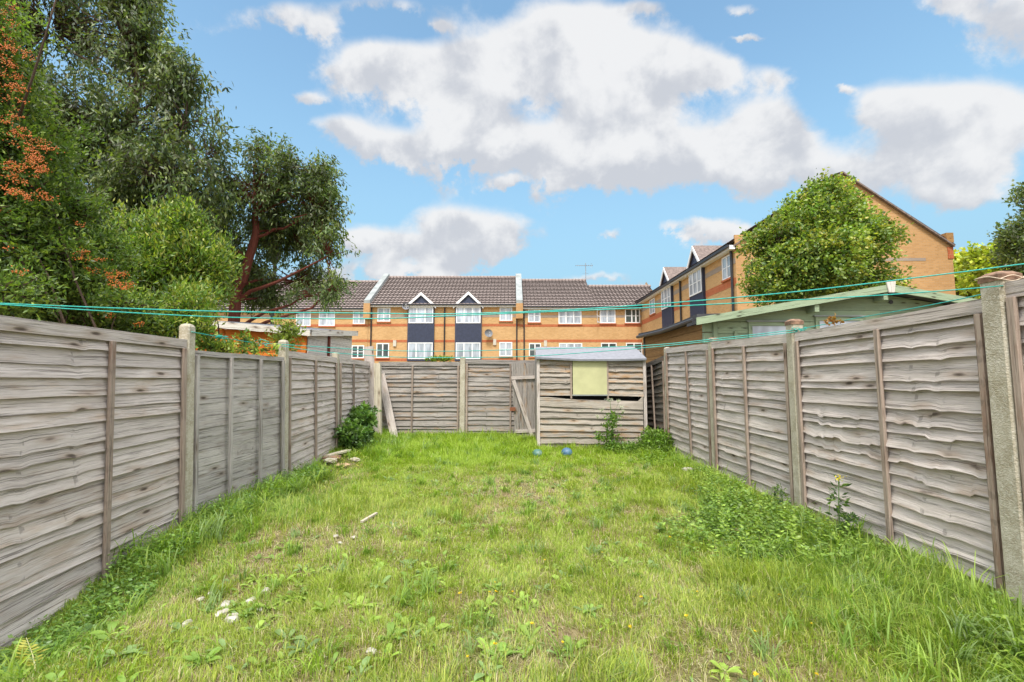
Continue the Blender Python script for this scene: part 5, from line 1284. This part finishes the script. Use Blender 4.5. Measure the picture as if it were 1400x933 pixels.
def fern():
    p = Vector((-2.62, 2.42, 0)); q = onground(48, 920); root_p = q; root = thing('yellow_fern', root_p, 'single yellow fern frond under the near left fence', 'fern')
    d = root_p.y; a, b = at(50, 918, d), at(36, 872, d + .08); rng = np.random.default_rng(3)
    w = MB(); w.tube([a, (a + b) / 2 + Vector((.006, 0, 0)), b], [.003, .0025, .001], 5); P = []; Dr = []; L = []
    for i in range(11):
        t = .15 + .8 * i / 10; c = a.lerp(b, t)
        for s in (-1, 1): P.append(tuple(c)); Dr.append((s, -.2 + rng.normal() * .1, .35)); L.append(.085 * math.sin(PI * (t * .75 + .2)))
    w.build('stem', M['board'], root); V, T, k = leaf_mesh(np.array(P), np.array(Dr, float), np.array(L), .28, rng, .2, flat=2)
    raw_mesh('leaflets', V, T, np.tile([.42, .40, .09], (len(V), 1)) * 1.0, M['leaf'], root, tuple(root_p))
fern()
small('ivy_tuft', 'small bright tuft growing over the top of the back fence', 'plant', 600, 600, 10.55, [lobe(600, 491.5, 10.55, 20, 3.0)], 40, 16, .05, .6, [(.25, .32, .04), (.17, .25, .03)], 44, trunk_r=.006, spread=.05, gap=.1, twig_r=.002)
small('dry_sprig', 'brown leafy sprig caught on top of the nearest whole right panel', 'plant', 1145, 700, 4.0, [lobe(1143, 440, 4.0, 9, 4)], 9, 8, .03, .6, [(.35, .16, .03), (.25, .12, .02)], 45, trunk_r=.003, spread=.035, gap=.1, twig_r=.0015)

# ------------------------------------------------------------------ washing lines
def line(label, P, r, knots=(), m='line', cat='washing line', name='washing_line', group='green washing lines strung between the fences'):
    P = [Vector(p) for p in P]; pts = []
    for i in range(len(P) - 1):
        p0, p1, p2, p3 = P[max(i - 1, 0)], P[i], P[i + 1], P[min(i + 2, len(P) - 1)]
        for k in range(8):
            t = k / 8; pts.append(.5 * ((2 * p1) + (-p0 + p2) * t + (2 * p0 - 5 * p1 + 4 * p2 - p3) * t * t + (-p0 + 3 * p1 - 3 * p2 + p3) * t ** 3))
    pts.append(P[-1]); mb = MB(); mb.tube(pts, r, 6); rng = random.Random(len(label))
    for (c, n, s) in knots:
        for _ in range(n):
            a = c + Vector((rng.uniform(-s, s), rng.uniform(-s, s) * .6, rng.uniform(-s, s) * .3)); b = c + Vector((rng.uniform(-s, s), rng.uniform(-s, s) * .6, rng.uniform(-s, s) * .3)); mid = (a + b) / 2 + Vector((0, 0, rng.uniform(-s, s) * .3)); mb.tube([a, mid, b], r, 5)
    o = mb.build(name, M[m], None, origin=P[0], smooth=True); prop(o, label, cat, group)
S = lambda L, Ya, Yb: [at(u, v, Ya + (Yb - Ya) * (u - L[0][0]) / (L[-1][0] - L[0][0])) for u, v in L]
lpost = Vector((LX + .06, 2.36, 1.74))
line('upper green line crossing the whole garden nearest the camera', [lpost] + S([(0, 415), (280, 425.5), (500, 428.5), (640, 429), (840, 420), (1080, 400), (1300, 374), (1400, 361)], 2.5, 2.46) + [at(1500, 350, 2.42)], .0034)
line('second green line crossing the garden just under the uppermost one', [lpost - Vector((0, 0, .01))] + S([(0, 416.5), (280, 433), (500, 436), (620, 432), (740, 427), (880, 421), (1050, 412.5), (1194, 404.5), (1300, 397)], 2.54, 2.56) + [at(1371, 391, 2.53)], .0032)
A_ = at(262, 454, 4.26); B_ = at(384, 471, 6.05); R2_ = at(1090, 451, 4.46)
line('tangled green line from the first left post back to the rounded post', [A_, at(300, 461, 4.9), at(345, 468.5, 5.6), B_], .0045, [(at(302, 461, 4.9), 8, .07), (at(358, 470, 5.75), 12, .12)])
line('far upper green line from the rounded left post to the tied right post', [B_] + S([(430, 474), (514, 479), (610, 480.5), (732, 477.5), (884, 472.5), (1000, 461)], 5.9, 4.7) + [R2_], .0042, [(R2_, 9, .05)])
line('far lower green line sagging just above the back fence', [B_ - Vector((0, 0, .02))] + S([(430, 480), (500, 486), (560, 489), (640, 489), (732, 487), (884, 475.5), (1000, 463.5)], 5.9, 4.7) + [R2_ - Vector((0, 0, .02))], .0042)
line('green line running along the top of the nearest whole right panel', [R2_, at(1167, 436, 3.9), at(1250, 421.5, 3.3), at(1343, 402.5, 2.78), at(1371, 391, 2.53)], .0034, [(R2_ + Vector((0, -.1, -.01)), 5, .06)])
c = Vector((RX - .01, 2.60, zat(373, 2.6) - .05)); h = .07
line('cream string wound round the top of the big speckled post', [c + Vector((-h, -h, .0)), c + Vector((0, -h - .004, .02)), c + Vector((h, -h, -.01)), c + Vector((h + .003, h, 0)), c + Vector((-h, h, .02)), c + Vector((-h - .004, 0, .025)), c + Vector((-h, -h, .0)), c + Vector((0, -h - .006, -.012)), c + Vector((h, -h, .015))], .0024, m='string', cat='string', name='string', group=None)

# ------------------------------------------------------------------ sky and light
SUN_EL, SUN_AZ = 58, 190      # degrees; azimuth clockwise from +Y: behind the camera
def build_world():
    w = bpy.data.worlds.new('World'); scene.world = w; w.use_nodes = True; nt = w.node_tree; bg = nt.nodes['Background']
    sky = nt.nodes.new('ShaderNodeTexSky'); sky.sky_type = 'NISHITA'; sky.sun_disc = False; sky.sun_elevation = math.radians(SUN_EL); sky.sun_rotation = math.radians(SUN_AZ)
    sky.air_density = 1.0; sky.dust_density = 1.2; sky.ozone_density = 1.2
    tc = nt.nodes.new('ShaderNodeTexCoord'); sp = nt.nodes.new('ShaderNodeSeparateXYZ'); nt.links.new(tc.outputs['Generated'], sp.inputs[0])
    x, y, z = (E(nt, sp.outputs[i]) for i in range(3)); yc = y._m('MAXIMUM', .08)
    gx, gy = x / yc, z / yc
    vec = tc.outputs['Generated']
    n1 = noise(nt, vec, 3.2, 8, .58, .25); n2_ = noise(nt, vec, 8.5, 9, .62, .15)
    wx = noise(nt, coords(nt, 'Generated', (1, 1, 1.6)), 7, 5, .6); gxw = gx + (wx - .5) * .16; gyw = gy + (n2_ - .5) * .13
    blobs = [(490, 80, 48, 26, 1), (560, 100, 70, 34, 1), (650, 95, 70, 50, 1), (740, 75, 60, 55, 1), (790, 50, 50, 45, 1), (830, 110, 80, 60, 1), (900, 90, 70, 52, 1), (985, 95, 42, 24, .9), (455, 175, 45, 22, .9), (520, 200, 60, 24, .9), (640, 165, 60, 36, .9), (620, 215, 60, 20, .85), (700, 210, 70, 30, .9), (780, 225, 90, 28, .9), (850, 190, 80, 40, .9), (920, 230, 90, 34, .9), (1010, 210, 70, 50, .95), (1055, 165, 55, 40, .9), (1120, 235, 70, 34, .85),
             (1210, 150, 45, 30, .9), (1280, 150, 60, 32, .9), (1370, 155, 70, 36, 1), (1250, 215, 70, 40, .85), (1340, 220, 70, 42, .85), (1310, 275, 70, 20, .8), (1390, 30, 90, 60, 1.15), (1310, 4, 70, 24, .95), (505, 330, 44, 26, 1), (560, 345, 60, 20, .9), (615, 305, 46, 28, 1.05), (690, 322, 44, 30, 1.05), (640, 350, 70, 18, .9), (965, 320, 46, 15, 1), (1015, 328, 45, 22, .9), (905, 318, 20, 8, .6),
             (385, 22, 46, 22, .8), (440, 35, 26, 12, .7), (510, 10, 70, 16, .78), (600, 30, 18, 8, .7), (842, 318, 22, 8, .7), (700, 258, 26, 8, .8), (880, 14, 40, 14, .75), (820, 380, 70, 9, .7), (1030, 48, 24, 5, .8), (1020, 12, 40, 10, .7), (1060, 100, 26, 18, .6), (415, 130, 22, 12, .8), (1150, 120, 16, 6, .7), (430, 380, 80, 14, .6), (560, 372, 90, 9, .6)]
    tot = None; shade = None
    for (u, v, ru, rv, wt) in blobs:
        a, b, c_ = ray(u, v); cx, cy = a / b, c_ / b; a2, b2, c2 = ray(u + ru, v); a3, b3, c3 = ray(u, v - rv); rx = abs(a2 / b2 - cx) * 1.05; ry = abs(c3 / b3 - cy) * 1.05
        dx = (gxw - cx) * (1 / rx); dy = (gyw - cy) * (1 / ry); q = (dx * dx + dy * dy) * -.9
        e = q._m('EXPONENT') * wt; s_ = e * dy
        tot = e if tot is None else tot + e; shade = s_ if shade is None else shade + s_
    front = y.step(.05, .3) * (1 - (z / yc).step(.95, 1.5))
    dens = tot._m('MINIMUM', 1.25) * front + (1 - front) * .95 + (n1 - .5) * 1.3 + (n2_ - .5) * 1.9  # thick unseen clouds added behind and overhead, for neutral light on the fences
    mask = dens.step(.34, .86)
    sh = (shade / (tot + .15)) * .45 + (n2_ - .5) * 1.6 + (n1 - .5) * 1.2 - (dens - .9) * .18
    mo = nt.nodes.new('ShaderNodeMapping'); nt.links.new(vec, mo.inputs['Vector']); mo.inputs['Location'].default_value = (.02, 0, .045)
    rel = noise(nt, vec, 6.5, 6, .55, .2) - noise(nt, mo.outputs[0], 6.5, 6, .55, .2)
    lit = ((shade / (tot + .15)) * .55 + (n2_ - .5) * .5 + rel * 2.8).step(-.42, .30)
    K = 1 / SKY; fill_gain = 1 + (1 - front) * (z._m('MAXIMUM', 0) * 2.0 + .35)  # brightens the added unseen clouds, most of all overhead, to light the fences
    cc = mixc(nt, lit, (.62 * K, .645 * K, .70 * K), (.89 * K, .895 * K, .905 * K))
    hz = (1 - z.step(.02, .62)) * .97
    sc_ = nt.nodes.new('ShaderNodeVectorMath'); sc_.operation = 'SCALE'; nt.links.new(cc, sc_.inputs[0]); nt.links.new(fill_gain.s, sc_.inputs['Scale']); cc = sc_.outputs[0]
    tint = nt.nodes.new('ShaderNodeMix'); tint.data_type = 'RGBA'; tint.blend_type = 'MULTIPLY'; tint.inputs[0].default_value = 1
    nt.links.new(sky.outputs[0], tint.inputs[6]); tint.inputs[7].default_value = (*SKYTINT, 1)
    c = mixc(nt, hz, tint.outputs[2], (.33 * K, .57 * K, .73 * K))
    c = mixc(nt, mask * .97, c, cc)
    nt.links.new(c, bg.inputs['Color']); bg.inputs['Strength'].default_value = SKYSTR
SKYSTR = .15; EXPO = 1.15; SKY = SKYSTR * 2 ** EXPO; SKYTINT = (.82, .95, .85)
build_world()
sun = bpy.data.lights.new('sun', 'SUN'); sun.energy = 2.0; sun.angle = math.radians(12); sun.color = (1, .95, .87)
so = bpy.data.objects.new('sun', sun); COL.objects.link(so)
az, el = math.radians(SUN_AZ), math.radians(SUN_EL)
sd = Vector((math.sin(az) * math.cos(el), math.cos(az) * math.cos(el), math.sin(el))); so.rotation_euler = sd.to_track_quat('Z', 'Y').to_euler(); so.location = (0, -5, 30)
vs = scene.view_settings; vs.view_transform = 'Standard'; vs.look = 'None'; vs.exposure = EXPO; vs.gamma = 1; vs.use_curve_mapping = False
scene.render.engine = 'CYCLES'; scene.cycles.max_bounces = 6; scene.cycles.use_denoising = True
scene.cycles.transparent_max_bounces = 4
